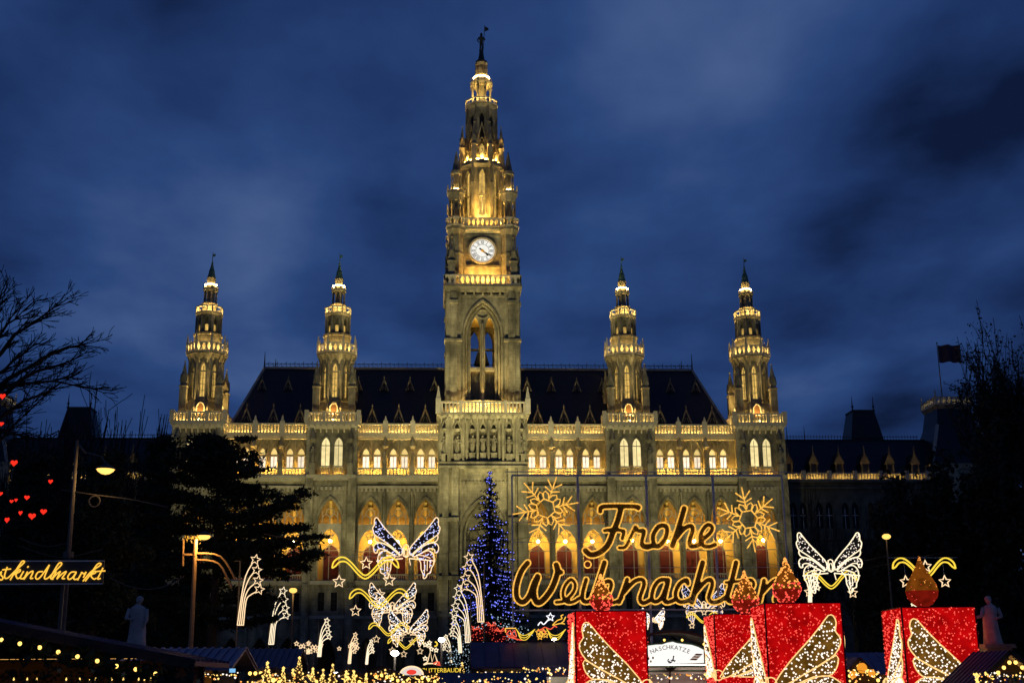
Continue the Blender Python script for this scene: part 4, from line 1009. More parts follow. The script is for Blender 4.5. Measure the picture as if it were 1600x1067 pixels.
wave(607, 982, 62, 112, 'yellow light ribbon below the second angel with one star on its near end', stars=((-.6, -.5), (.6, -.45)), r=.055)
wave(634, 1004, 56, 134, 'lowest small yellow light ribbon with four stars above the market roofs', stars=((-.75, -.4), (-.1, -.6), (.35, .05), (.8, -.45)), r=.06)
wave(1298, 905, 82, 98, 'yellow light ribbon hanging under the cream angel on the right', stars=((-.85, -.45), (.8, -.5)))
wave(1444, 887, 98, 80, 'yellow light ribbon behind the flame of the rightmost candle', stars=((-.62, -.42), (.05, .05), (.62, -.42)))
wave(1098, 964, 50, 118, 'short yellow light ribbon above the white chocolate stall sign', stars=((-.7, -.5), (.1, .3)), r=.055)
shooting(376, 874, 976, 78, 1, 'tall shooting star light at the edge of the dark pine')
shooting(424, 923, 1006, 95, 1, 'second shooting star light from the dark pine, pale yellow', G_CREAM)
shooting(499, 969, 1025, 128, 1, 'third shooting star light from the dark pine, before a ground floor arch', G_CREAM, .055)
shooting(546, 991, 1036, 140, 1, 'fourth shooting star light from the dark pine, orange and small', G_WARM, .06)
shooting(573, 1001, 1037, 148, 1, 'fifth and smallest shooting star light from the dark pine', G_CREAM, .065)
shooting(751, 870, 971, 78, -1, 'tall shooting star light in front of the Christmas tree')
shooting(731, 919, 1003, 94, -1, 'second shooting star light from the Christmas tree, pale yellow', G_CREAM)
shooting(719, 966, 1019, 118, -1, 'third shooting star light from the Christmas tree, above the small sign', G_CREAM, .05)
shooting(704, 994, 1035, 138, -1, 'fourth and smallest shooting star light from the Christmas tree', G_CREAM, .06)
shooting(1266, 893, 947, 100, 1, 'shooting star light under the left wing of the cream angel', G_CREAM, .055)
shooting(1436, 928, 962, 110, -1, 'small shooting star light just behind the rightmost candle top', G_CREAM, .06)
# ================================================================== big lettered sign
SY = 75.0
s0, s1 = at(800, 742, SY), at(1222, 742, SY); zb_ = at(1000, 952, SY).z
SG = thing('illuminated_sign', 'huge wire frame sign with golden script reading Frohe Weihnachten and two snowflakes', 'sign', (s0.x, SY, 0))
def c4(x, z): return 800+x/4.848, 740+z/4.85
def c5(x, z): return 1000+x/4.852, 740+z/4.85
def loc_(p): q = at(p[0], p[1], SY); return (q.x-s0.x, q.z)
STR1 = [(c4, 22, [(668, 285), (672, 258), (705, 247), (830, 245), (950, 250), (955, 262)]), (c4, 26, [(828, 250), (802, 350), (770, 430), (725, 540), (655, 600), (595, 612), (556, 582)]), (c4, 18, [(700, 430), (760, 422), (835, 430), (848, 440), (835, 490)]),
        (c4, 17, [(812, 560), (860, 552), (900, 475), (932, 402)]), (c4, 20, [(938, 405), (955, 432), (1000, 432), (985, 500), (985, 545), (1020, 560), (1050, 552)]),
        (c5, 22, [(35, 548), (90, 545), (105, 540), (98, 470), (140, 400), (195, 395), (205, 440), (185, 500), (140, 548), (98, 540)]),
        (c5, 25, [(335, 262), (295, 400), (245, 545)]), (c5, 21, [(280, 480), (335, 415), (385, 393), (400, 425), (375, 510), (385, 548), (430, 545), (470, 520)]),
        (c5, 20, [(470, 500), (530, 450), (548, 405), (515, 385), (475, 425), (455, 490), (480, 545), (530, 550), (570, 535)])]
STR2 = [(c4, 24, [(118, 675), (70, 740), (35, 850), (38, 940), (82, 972), (130, 925), (165, 830), (195, 775)]), (c4, 26, [(195, 785), (165, 880), (180, 965), (225, 965), (300, 870), (345, 745), (335, 690)]), (c4, 22, [(332, 692), (345, 735), (372, 745)]),
        (c4, 17, [(335, 972), (400, 960), (465, 895), (478, 835), (445, 800), (400, 850), (385, 915), (410, 968), (460, 970), (510, 940)]),
        (c4, 20, [(562, 800), (535, 900), (538, 960), (575, 968), (612, 945)]), (c4, 24, [(700, 672), (660, 800), (605, 965)]), (c4, 19, [(640, 900), (700, 825), (740, 812), (752, 850), (722, 935), (742, 975), (800, 965), (830, 940)]),
        (c4, 21, [(872, 800), (845, 880), (812, 970)]), (c4, 20, [(845, 900), (925, 815), (985, 800), (1000, 840), (968, 940), (988, 978), (1030, 965), (1060, 945)]),
        (c5, 20, [(215, 802), (150, 805), (105, 860), (88, 945), (118, 968), (165, 935), (215, 812), (185, 950), (210, 972), (260, 955)]),
        (c5, 20, [(362, 832), (352, 802), (300, 832), (268, 905), (288, 962), (340, 968), (400, 940)]), (c5, 25, [(475, 672), (440, 800), (392, 970)]), (c5, 20, [(420, 900), (495, 815), (540, 803), (546, 850), (520, 935), (545, 972), (600, 965), (645, 935)]),
        (c5, 24, [(728, 672), (692, 820), (662, 930), (685, 965), (735, 945)]), (c5, 15, [(650, 822), (765, 812)]),
        (c5, 18, [(750, 925), (820, 895), (862, 840), (840, 803), (792, 825), (760, 900), (782, 958), (830, 968), (880, 940)]),
        (c5, 21, [(940, 808), (905, 970)]), (c5, 20, [(925, 900), (1008, 815), (1058, 808), (1052, 870), (1022, 955), (1060, 978), (1090, 965)])]
STR3 = [(c4, 17, [(571, 684), (575, 688)])]
import numpy as np
def lettering(strokes, name, n=5.2):
    """thick script strokes -> union outline by marching squares -> filled plate and a light tube round it"""
    segs = []
    for fn, hw, P in strokes:
        pts = [loc_(fn(v.x, v.y)) for v in smooth_pts(P, 4)]; w = hw/4.85*(SY*1.0/F)*.98
        for a, b in zip(pts, pts[1:]): segs.append((a, b, w))
    xs = [q[0] for s in segs for q in s[:2]]; zs = [q[1] for s in segs for q in s[:2]]
    st = .055; X = np.arange(min(xs)-.5, max(xs)+.5, st); Z = np.arange(min(zs)-.5, max(zs)+.5, st); gx, gz = np.meshgrid(X, Z, indexing='ij'); D = np.full(gx.shape, 9.0)
    for a, b, w in segs:
        i0, i1 = np.searchsorted(X, (min(a[0], b[0])-.5, max(a[0], b[0])+.5)); j0, j1 = np.searchsorted(Z, (min(a[1], b[1])-.5, max(a[1], b[1])+.5))
        x, z = gx[i0:i1, j0:j1], gz[i0:i1, j0:j1]; dx, dz = b[0]-a[0], b[1]-a[1]; L = dx*dx+dz*dz+1e-9
        t = np.clip(((x-a[0])*dx+(z-a[1])*dz)/L, 0, 1); D[i0:i1, j0:j1] = np.minimum(D[i0:i1, j0:j1], np.hypot(x-a[0]-t*dx, z-a[1]-t*dz)-w)
    ins = D < 0; nx, nz = D.shape
    def cut(i, j, k, l):
        t = D[i, j]/(D[i, j]-D[k, l]); return (X[i]+(X[k]-X[i])*t, Z[j]+(Z[l]-Z[j])*t)
    fill = MB(); links = {}
    cs = ins[:-1, :-1].astype(int)+ins[1:, :-1]+ins[1:, 1:]+ins[:-1, 1:]
    for i, j in zip(*np.nonzero(cs)):
        cor = [(i, j), (i+1, j), (i+1, j+1), (i, j+1)]; pol = []; ed = []
        for q in range(4):
            a, b = cor[q], cor[(q+1) % 4]
            if ins[a]: pol.append((X[a[0]], Z[a[1]]))
            if ins[a] != ins[b]: p = cut(*a, *b); pol.append(p); ed.append((tuple(sorted((a, b))), p))
        if len(pol) > 2: fill.add([(x, .03, z) for x, z in pol], [tuple(range(len(pol)))])
        for e0, e1 in zip(ed[::2], ed[1::2]):
            for u_, v_ in ((e0, e1), (e1, e0)): links.setdefault(u_[0], [u_[1], []])[1].append(v_[0])
    tube = MB(); seen = set()
    for k0 in links:
        if k0 in seen: continue
        path = [k0]; seen.add(k0)
        while True:
            nxt = [k for k in links[path[-1]][1] if k not in seen]
            if not nxt: break
            seen.add(nxt[0]); path.append(nxt[0])
        if len(path) > 6: tube.tube([(links[k][0][0], -.02, links[k][0][1]) for k in path[::2]], .058, 4, True)
    fo = fill.build(name, SIGNFILL, SG); me = fo.modifiers.new('thick', 'SOLIDIFY'); me.thickness = .05
    tube.build('letter_outline', G_GOLD, fo)
lettering(STR1, 'script_word'); lettering(STR2, 'script_word'); 
q = loc_(c4(573, 686)); m = MB(); m.tube([(q[0]+.21*math.cos(i*PI/6), -.02, q[1]+.21*math.sin(i*PI/6)) for i in range(12)], .05, 4, True); m.build('letter_dot', G_GOLD, SG)
def snow(cx, cz, rot, Rr):
    q = loc_((cx, cz)); k = Rr/100; m = MB()
    def P(r, a): return (q[0]+r*k*math.cos(a), 0, q[1]+r*k*math.sin(a))
    m.tube([P(29, rot+i*PI/3+PI/6) for i in range(6)], .055, 4, True)
    for i in range(6):
        a = rot+i*PI/3; m.tube([P(26, a), P(100, a)], .05, 4)
        for s in (-1, 1):
            m.tube([P(62, a), P(88, a+s*.26)], .05, 4); m.tube([P(52, a), P(66, a+s*.36)], .05, 4)
            m.tube([P(30, a+s*.5), P(44, a+s*.56), P(52, a+s*.36), P(44, a+s*.14), P(30, a)], .05, 4)
    m.build('snowflake', G_GOLD, SG)
snow(*c4(255, 262), R(10), 2.02); snow(*c5(822, 345), R(-21), 2.0)
w_ = s1.x-s0.x; zt_ = s0.z
m = MB()
for x in (0, w_): m.beam((x, .12, 0), (x, .12, zt_), .09)
m.beam((0, .12, zt_), (w_, .12, zt_), .10); m.beam((0, .12, zb_), (w_, .12, zb_), .09)
m.build('frame', STEEL, SG)
for px in (904, 1012, 1117): m = MB(); x = at(px, 800, SY).x-s0.x; m.beam((x, .2, 0), (x, .2, zt_), .13); m.build('mast', STEEL, SG)
m = MB()
for py in (815, 846, 886): z = at(1000, py, SY).z; m.beam((0, .16, z), (w_, .16, z), .03)
m.beam((-.4, .3, zt_+.25), (w_+.4, .3, zt_+.25), .05)
m.build('bracing_wire', STEEL, SG)
# ================================================================== giant red candles
def C4(x, z): return ((x-0), z)
CW = [(905, 1067+20), (1000, 1060), (965, 1020), (938, 990), (921, 972), (912, 974), (908, 985), (910, 995), (905, 1003), (906, 1013), (914, 1025), (940, 1040), (968, 1055), (985, 1067)]
WG1 = [(912, 976), (919, 975), (930, 988), (950, 1010), (975, 1035), (1000, 1067), (985, 1067), (960, 1054), (935, 1041), (914, 1027), (905, 1012), (906, 1003), (911, 996), (909, 985)]
WG2 = [(912, 1028), (911, 1040), (917, 1050), (925, 1055), (945, 1056), (965, 1064), (980, 1067), (960, 1054), (938, 1042)]
WG3 = [(912, 1067), (914, 1060), (925, 1055), (940, 1056), (955, 1062), (968, 1067)]
def candle(px, ytop, Y, wpx, ang, label, flame_px, flame_top, lead, dim=False, seed=1):
    """square red light box with a wing on each side and a drop-shaped flame; ang = turn of the box; lead = sides' wing direction"""
    c = at(px, ytop, Y); W_ = wpx; H = c.z; hw = W_/2
    o = thing('candle_light', label, 'light figure', (c.x, c.y, 0), ang, 'giant red candles of light'); rnd = random.Random(seed)
    m = MB(); m.box(-hw, hw, -hw, hw, .0, H); m.build('candle_body', G_RED, o)
    m = MB()
    for k in range(4):
        m.at(RZ(k*PI/2)); m.beam((-hw, -hw, 0), (-hw, -hw, H), .05); m.beam((-hw, -hw, H), (hw, -hw, H), .04)
    m.at(None); m.build('candle_frame', mat('red_frame', (.12, .005, .005), .5), o)
    sc = W_/105
    for k in (0, 1, 2, 3):
        M = RZ(k*PI/2); sg = lead if k % 2 == 0 else -lead
        def T(P, y): return [(sg*((x-900)*sc-hw), y, H-(z-958)*sc) for x, z in P]
        wing = []
        tb = MB(M); pn = MB(M); ld = MB(M)
        for P in (WG1, WG2, WG3):
            S = [(v.x, v.y) for v in smooth_pts(P, 2, True)]
            tb.tube(T(S, -hw-.06), .028, 4, True)
            pts = T(S, 0); pn.poly([(a, b) for a, _, b in pts], -hw-.045, -hw-.015)
            for x, z in scatter(S, 105 if P is WG1 else 32, rnd, 1.9): a = T([(x, z)], -hw-.06)[0]; ld.octa(a, .037*rnd.uniform(.75, 1.25))
            wing.append(S)
        hc = T([(1003, 1064)], -hw-.06)[0]; tb.tube([(hc[0]+.2*math.cos(i*PI/6), -hw-.06, hc[2]+.2*math.sin(i*PI/6)) for i in range(12)], .028, 4, True)
        pn.build('wing_panel', G_BROWN, o); tb.build('wing_outline', glow('gold_wing_tube', (1, .60, .22), 1.25), o); stuff(ld.build('wing_leds', G_LEDP, o))
        if k == 2: continue
        rl = MB(M); cnt = 0
        for _ in range(900):
            x, z = rnd.uniform(901, 1004), rnd.uniform(959, 1090)
            if any(in_poly(x, z, S) for S in wing): continue
            a = T([(x, z)], -hw-.03)[0]; rl.octa(a, .030*rnd.uniform(.55, 1.3)); cnt += 1
            if cnt > 300: break
        stuff(rl.build('red_leds', G_LEDR, o))
    # flame
    fc = at(flame_px, ytop, Y); fx, fz = 0, H; fh = at(flame_px, flame_top, Y).z-H; fr = fh*.30
    Mi = Matrix.Rotation(-ang, 4, 'Z'); off = Mi @ Vector((fc.x-c.x, 0, 0))
    prof = [(0, .25), (.08, .62), (.2, .92), (.32, 1.0), (.45, .9), (.6, .62), (.75, .34), (.88, .15), (1.0, .02)]
    m = MB()
    for i, ((t0_, r0), (t1, r1)) in enumerate(zip(prof, prof[1:])):
        m.mat(1 if t1 < .4 else 0).frus(off.x, off.y, H+fh*(.02+t0_*.98), H+fh*(.02+t1*.98), fr*r0, fr*r1, 14, cap=False)
    m.mat(2).beam((off.x, off.y, H-.05), (off.x, off.y, H+fh*.1), .12); m.build('flame', [G_FLAMEO, G_FLAMER, IRON], o)
    for matl, lo_, hi, n in ((G_LEDO, .34, 1, 150), (G_LEDR, 0, .45, 130)):
        l = MB()
        for i in range(n if not dim else n//3):
            t = rnd.uniform(lo_, hi); a = rnd.uniform(0, 2*PI)
            r = fr*np.interp(t, [p[0] for p in prof], [p[1] for p in prof])
            l.octa((off.x+r*math.cos(a), off.y+r*math.sin(a), H+fh*(.02+t*.98)), .046*rnd.uniform(.6, 1.3)*(.45 if dim else 1))
        stuff(l.build('flame_leds', matl, o))
    return o
candle(947, 957, 48, 2.62, R(0), 'single giant red candle of lights with orange flame left of the white stall sign', 940, 898, 1, seed=11)
candle(1152, 961, 52, 2.35, R(-2), 'giant red candle of lights half hidden behind the largest candle', 1166, 892, -1, seed=12)
candle(1241, 945, 46, 2.72, R(-3), 'largest giant red candle with bright round flame, below the word ending', 1231, 872, -1, seed=13)
candle(1448, 951, 46, 2.62, R(-4), 'rightmost giant red candle with a dim brownish flame, beside the stone statue', 1443, 868, 1, True, seed=14)
# ================================================================== trees
def grow(p, d, length, rad, lvl, maxl, rnd, out, up=.15, spread=.55, kids=(2, 4), shrink=.72):
    """branching skeleton: list of (points, radii, level)"""
    n = 4; pts = [p.copy()]; rr = [rad]; dd = d.copy()
    for i in range(n):
        dd = (dd+Vector((rnd.gauss(0, .13), rnd.gauss(0, .13), rnd.gauss(0, .08)+up*.25))).normalized()
        pts.append(pts[-1]+dd*length/n); rr.append(rad*(1-.5*(i+1)/n))
    out.append((pts, rr, lvl))
    if lvl >= maxl: return
    for _ in range(rnd.randint(*kids)+(1 if lvl == 0 else 0)):
        t = rnd.uniform(.35, 1); i = min(n-1, int(t*n)); q = pts[i].lerp(pts[i+1], t*n-i)
        ax = Vector((rnd.gauss(0, 1), rnd.gauss(0, 1), rnd.gauss(0, .5))).normalized()
        nd = (dd+ax*spread*rnd.uniform(.7, 1.5)).normalized()
        grow(q, nd, length*shrink*rnd.uniform(.75, 1.15), max(.012, rr[i]*.6), lvl+1, maxl, rnd, out, up, spread, kids, shrink)
def bare_tree(px, Y, h, label, seed, lean=(0, 0), maxl=5, leaf=0, rad=.35, group='bare trees in the dark park', lsize=.14, x=None, spread=.62, trunk=.28, kids=(3, 4), hw=None, tw=.018):
    rnd = random.Random(seed); b = at(px, 1000, Y); b = Vector((b.x if x is None else x, Y, 0)); out = []
    grow(Vector((0, 0, 0)), Vector((lean[0], lean[1], 1)).normalized(), h*trunk, rad, 0, maxl, rnd, out, .12, spread, kids, .80)
    zmax = max(p.z for pts, _, _ in out for p in pts); k = h/zmax; kx = k if hw is None else hw/max(abs(p.x) for pts, _, _ in out for p in pts)
    o = thing('bare_tree' if not leaf else 'leafy_tree', label, 'tree', tuple(b), 0, group)
    m = MB(); c = MB(); lf = MB()
    for pts, rr, l in out:
        P = [Vector((q.x*kx, q.y*min(kx, k), q.z*k)) for q in pts]
        (m if l < 2 else c).tube(P, [max(tw, r) for r in rr], 6 if l == 0 else (4 if l < 3 else 3))
        if leaf and l >= maxl-1:
            for _ in range(leaf):
                q = P[rnd.randint(1, 4)]+Vector((rnd.gauss(0, .25), rnd.gauss(0, .25), rnd.gauss(0, .25))); a = Vector((rnd.gauss(0, 1), rnd.gauss(0, 1), rnd.gauss(0, 1))).normalized()*lsize; b_ = Vector((rnd.gauss(0, 1), rnd.gauss(0, 1), rnd.gauss(0, 1))).normalized()*lsize
                lf.add([tuple(q-a), tuple(q+b_), tuple(q+a), tuple(q-b_*.6)], [(0, 1, 2, 3)])
    m.build('trunk', BARK, o); cr_ = c.build('crown', BARK2, o)
    if leaf: stuff(lf.build('leaves', LEAFM, o))
    return o
def needle_clump(m, c, r, n, rnd, ln=.32, flat=.5):
    for _ in range(n):
        d = Vector((rnd.gauss(0, 1), rnd.gauss(0, 1), rnd.gauss(0, flat)))
        p = c+d*r*.55; v = Vector((rnd.gauss(0, 1), rnd.gauss(0, 1), rnd.gauss(.5, .8))).normalized()*ln*rnd.uniform(.6, 1.3); s = v.cross(Vector((rnd.gauss(0, 1), rnd.gauss(0, 1), rnd.gauss(0, 1)))).normalized()*ln*.26
        m.add([tuple(p-s), tuple(p+s), tuple(p+v)], [(0, 1, 2)])
def pine(px, Y, h, label, seed, limbs, crown0=.2, x=None, dens=26, rr=.95, flat=.5, name='pine_tree', group=None):
    """dark conifer; limbs = (height share, reach left(-)/right(+) or depth, rise) given in metres"""
    rnd = random.Random(seed); b = at(px, 1000, Y); o = thing(name, label, 'tree', (b.x if x is None else x, Y, 0), 0, group)
    m = MB(); m.tube([(0, 0, 0), (.1, 0, h*.4), (-.1, 0, h*.8), (0, 0, h)], [.38, .30, .15, .04], 7); f = MB()
    for t, dx, dy, rise in limbs:
        z = h*t; p = Vector((0, 0, z)); L = math.hypot(dx, dy); P = [p+Vector((dx*s, dy*s, rise*s*s+rnd.gauss(0, .1))) for s in (0, .35, .7, 1)]
        m.tube([tuple(q) for q in P], [.12, .09, .05, .02], 4)
        n = max(3, int(L/.55))
        for i in range(n):
            s = (i+1)/n
            if s < .22: continue
            q = P[0].lerp(P[3], s); q.z = z+rise*s*s
            for side in (-1, 0, 1):
                w = Vector((-dy, dx, 0)).normalized()*side*L*.20*(1.2-s)+Vector((rnd.gauss(0, .2), rnd.gauss(0, .2), rnd.gauss(.12, .16)))
                needle_clump(f, q+w, rr*(.6+.4*(1-s)), dens, rnd, .36, flat)
    m.build('trunk', BARK, o); stuff(f.build('crown', NEEDLE, o)); return o
def limbs_auto(rnd, h, n, r0, r1, rise=.3, lo=.25):
    out = []
    for i in range(n):
        t = lo+(1-lo)*i/n; r = (r0*(1-(i/n))+r1*(i/n))*rnd.uniform(.7, 1.15); a = rnd.uniform(0, 2*PI); out.append((t, r*math.cos(a), r*math.sin(a)*.8, rise*rnd.uniform(.2, 1.6)))
    return out
rnd = random.Random(3)
# the dark pine before the left of the hall: heights of its right-hand limbs follow the photograph
PY = 92.0; zt = at(370, 682, PY).z; b0 = at(330, 1000, PY)
def limb_to(px, py, h, drop=0): q = at(px, py, PY); return ((q.z-drop)/h, q.x-b0.x, rnd.uniform(-1.5, 1.5), drop)
LB = [limb_to(380, 690, zt, 1.6), limb_to(398, 716, zt, .8), limb_to(404, 738, zt, .4), limb_to(396, 764, zt, .3), limb_to(420, 776, zt, .8), limb_to(478, 778, zt, 2.2), limb_to(440, 800, zt, .6), limb_to(470, 822, zt, .4), limb_to(492, 845, zt, .8), limb_to(496, 872, zt, .2), limb_to(470, 886, zt, -.3), limb_to(440, 900, zt, -.3),
      limb_to(345, 690, zt, 1.3), limb_to(312, 700, zt, 1.0), limb_to(285, 705, zt, 1.6), limb_to(262, 722, zt, .8), limb_to(240, 745, zt, .5), limb_to(225, 775, zt, .3), limb_to(215, 810, zt, .3), limb_to(210, 850, zt, .2), limb_to(230, 890, zt, 0), limb_to(440, 850, zt, .4), limb_to(420, 830, zt, .3), limb_to(360, 720, zt, .6)]
LB += limbs_auto(rnd, zt, 30, 4.6, 2.0, .4, .30)
pine(330, PY, zt, 'broad dark pine covering the left end of the hall', 4, LB, dens=44, rr=1.1, flat=.2)
pine(140, 84, at(140, 715, 84).z, 'dark conifer behind the hanging street lamp', 6, limbs_auto(rnd, 15, 46, 4.6, .8, .3, .15), dens=30, rr=1.1)
pine(235, 112, at(235, 690, 112).z, 'tall dark conifer between the hanging street lamp and the broad pine', 7, limbs_auto(rnd, 20, 46, 5.4, .8, .3, .15), dens=30, rr=1.2)
pine(30, 100, at(30, 715, 100).z, 'dark conifer at the picture edge behind the red hearts', 8, limbs_auto(rnd, 18, 44, 5.4, 1.0, .3, .12), dens=30, rr=1.2)
def edge_tree(Y, label, seed):
    rnd = random.Random(seed); b = at(-75, 1000, Y); o = thing('bare_tree', label, 'tree', (b.x, Y, 0), 0, 'bare trees in the dark park'); m = MB(); c = MB()
    tr = [at(x, y, Y)-Vector((b.x, 0, 0))-Vector((0, Y, 0)) for x, y in ((-75, 1085), (-70, 900), (-60, 760), (-45, 640), (-30, 540))]; tr[0].z = 0
    m.tube([tuple(v) for v in smooth_pts(tr, 3)], [.42-.02*i for i in range(13)], 7); out = []
    for (x0, y0), (x1, y1), r, up in (((-62, 760), (40, 640), .16, .5), ((-55, 700), (110, 610), .15, .9), ((-48, 660), (168, 552), .17, 1.6), ((-45, 640), (150, 500), .16, 1.5), ((-40, 600), (125, 466), .15, 1.3), ((-36, 570), (60, 470), .13, .9), ((-30, 540), (20, 455), .12, .5), ((-50, 680), (75, 690), .13, .6), ((-45, 640), (60, 560), .13, .9), ((-42, 620), (165, 590), .12, 1.3)):
        a, e_ = at(x0, y0, Y), at(x1*.80-6, y1+(26 if y1 < 560 else 0), Y); o_ = Vector((b.x, Y, 0)); a, e_ = a-o_, e_-o_; dy = rnd.uniform(-2, 2)
        P = [a.lerp(e_, t)+Vector((0, dy*t, up*math.sin(PI*t)*.35+rnd.gauss(0, .08))) for t in [i/6 for i in range(7)]]
        m.tube([tuple(v) for v in P], [r*(1-.13*i) for i in range(7)], 5)
        for i in range(1, 7):
            d = (P[i]-P[i-1]).normalized()
            for _ in range(3):
                nd = (d+Vector((rnd.gauss(0, .35), rnd.gauss(0, .35), rnd.gauss(.04, .28)))).normalized(); grow(P[i], nd, 1.05*rnd.uniform(.6, 1.2), .04, 3, 5, rnd, out, .05, .5, (2, 3), .74)
    for pts, rr, l in out: c.tube([tuple(v) for v in pts], [max(.016, v) for v in rr], 3)
    m.build('trunk', BARK, o); c.build('crown', BARK2, o)
edge_tree(62, 'bare tree leaning in from the edge with long swept twigs, hung with red hearts', 77)
for i, (px, Y, yt, lb) in enumerate(((20, 110, 640, 'low bare tree at the edge behind the swept one'), (70, 118, 588, 'bare tree with fine twigs above the hearts'), (128, 124, 622, 'bare tree rising over the post of the hanging lamp'), (205, 132, 640, 'small bare tree just beside the left outer tower'))):
    bare_tree(px, Y, at(px, yt, Y).z, lb, 21+i, maxl=5, rad=.34, spread=.75, kids=(3, 5), hw=(5.6, 7.5, 6.0, 4.0)[i], tw=.035)
# right side
bare_tree(1275, 104, at(1275, 752, 104).z, 'bare tree with a looping bough before the right wing', 31, maxl=5, rad=.36, hw=3.8)
bare_tree(1345, 112, at(1345, 770, 112).z, 'bare tree behind the cream angel at the right wing', 32, maxl=5, hw=4.2)
bare_tree(1405, 106, at(1405, 748, 106).z, 'bushy dark tree behind the yellow ribbon of the rightmost candle', 33, leaf=9, lsize=.26, hw=3.4, group='dark leafy trees on the right')
bare_tree(1470, 108, at(1470, 722, 108).z, 'dark leafy tree before the corner pavilion', 34, leaf=9, lsize=.28, hw=4.0, group='dark leafy trees on the right')
bare_tree(1640, 118, at(1640, 482, 118).z, 'tallest leafy tree rising at the edge beside the flag', 35, leaf=7, maxl=6, lsize=.15, rad=.5, spread=.95, hw=8.2, kids=(3, 4), tw=.03, trunk=.22, group='dark leafy trees on the right')
bare_tree(1540, 110, at(1540, 690, 110).z, 'dark leafy tree under the tallest one, behind the right statue', 36, leaf=10, lsize=.3, hw=4.6, group='dark leafy trees on the right')
bare_tree(1622, 104, at(1622, 650, 104).z, 'dark leafy tree cut by the picture edge on the right', 37, leaf=10, lsize=.3, hw=4.6, group='dark leafy trees on the right')
# clipped hedges close the park on both sides
def hedge(px0, px1, py, Y, label, seed):
    rnd = random.Random(seed); a, b = at(px0, py, Y), at(px1, py, Y); o = thing('hedge', label, 'hedge', (a.x, Y, 0)); f = MB(); L = b.x-a.x; h = a.z
    m = MB(); m.box(0, L, 0, 1.2, 0, h*.86); m.build('hedge_body', LEAFM, o)
    for _ in range(int(L*h*16)):
        q = Vector((rnd.uniform(0, L), rnd.uniform(-.25, .2), rnd.uniform(0, h*(.93+.07*math.sin(rnd.random()*6))))); u = Vector((rnd.gauss(0, 1), rnd.gauss(0, 1), rnd.gauss(0, 1))).normalized()*.3; v = Vector((rnd.gauss(0, 1), rnd.gauss(0, 1), rnd.gauss(0, 1))).normalized()*.3
        f.add([tuple(q-u), tuple(q+v), tuple(q+u), tuple(q-v)], [(0, 1, 2, 3)])
    stuff(f.build('leaves', LEAFM, o))
hedge(-60, 330, 885, 122, 'high dark hedge behind the trees on the left', 41)
hedge(1330, 1660, 860, 122, 'high dark hedge behind the trees on the right', 42)
# ================================================================== Christmas tree
XY = 132.0; xb = at(766, 1000, XY); xt = at(762, 740, XY).z
XT = thing('christmas_tree', 'tall Christmas tree with blue lights above and white lights below, before the clock tower', 'tree', (xb.x, XY, 0))
rnd = random.Random(9); m = MB(); m.tube([(0, 0, 0), (0, 0, xt)], [.35, .05], 7); f = MB(); lb_, lw_ = MB(), MB(); zlow = 3.2
def xr(z): t = (z-zlow)/(xt-zlow); return 4.7*(1-t)**.82+.12
nt_ = 46
for i in range(nt_):
    z = zlow+(xt-zlow-.4)*(i/nt_)**1.05; rad = xr(z); nb = max(5, int(13*(1-i/nt_))+4)
    for k in range(nb):
        a = rnd.uniform(0, 2*PI); r = rad*rnd.uniform(.72, 1.18); dirv = Vector((math.cos(a), math.sin(a), 0)); droop = -.22*r+rnd.uniform(-.1, .35)
        tip = dirv*r+Vector((0, 0, z+droop)); m.tube([(0, 0, z), tuple(tip)], [.05, .015], 3)
        for j in range(max(2, int(r*3.2))):
            s = (j+1)/max(2, int(r*3.2)); q = Vector((0, 0, z)).lerp(tip, s); needle_clump(f, q, .30+.2*(1-s), 12, rnd, .24, .5)
            if s > .35 and rnd.random() < .55: (lb_ if z > 8.6+rnd.uniform(-.7, .7) else lw_).octa(tuple(q+Vector((0, -.15, .12))), rnd.uniform(.05, .082))
for j in range(24): q = Vector((rnd.gauss(0, .12), rnd.gauss(0, .12), xt-rnd.uniform(-.2, 1.1))); lb_.octa(tuple(q), .06); needle_clump(f, q, .2, 8, rnd, .2)
m.build('trunk', BARK, XT); stuff(f.build('crown', NEEDLE2, XT)); stuff(lb_.build('blue_lights', G_LEDB, XT)); stuff(lw_.build('white_lights', G_LEDC, XT))
# red light clusters of wrapped presents at its foot
for i, (px, py) in enumerate(((742, 990), (766, 984), (778, 993))):
    q = at(px, py, 124); o = thing('light_present', 'red sparkling present %s under the Christmas tree' % ('at the left end', 'in the middle', 'at the right end')[i], 'light figure', (q.x, q.y, 0), .2*i, 'presents of red lights'); z = q.z; m = MB(); m.box(-.7, .7, -.5, .5, z-.7, z+.4); m.build('present_body', mat('dark_red_wrap', (.10, .005, .005), .6), o)
    m = MB(); m.box(-.5, .5, -.4, .4, 0, z-.7); m.build('pedestal', WOODD, o)
    l = MB()
    for _ in range(45): l.octa((rnd.uniform(-.95, .95), -.55, z+rnd.uniform(-.75, .8)), rnd.uniform(.03, .055))
    stuff(l.build('red_leds', G_LEDR, o))
    l = MB()
    for s in (-1, 1): l.tube([(0, -.55, z+.4), (s*.35, -.55, z+.75), (s*.45, -.55, z+.5), (0, -.55, z+.4)], .05, 4)
    l.build('bow', glow('red_tube', (1, .12, .06), 1.1), o)
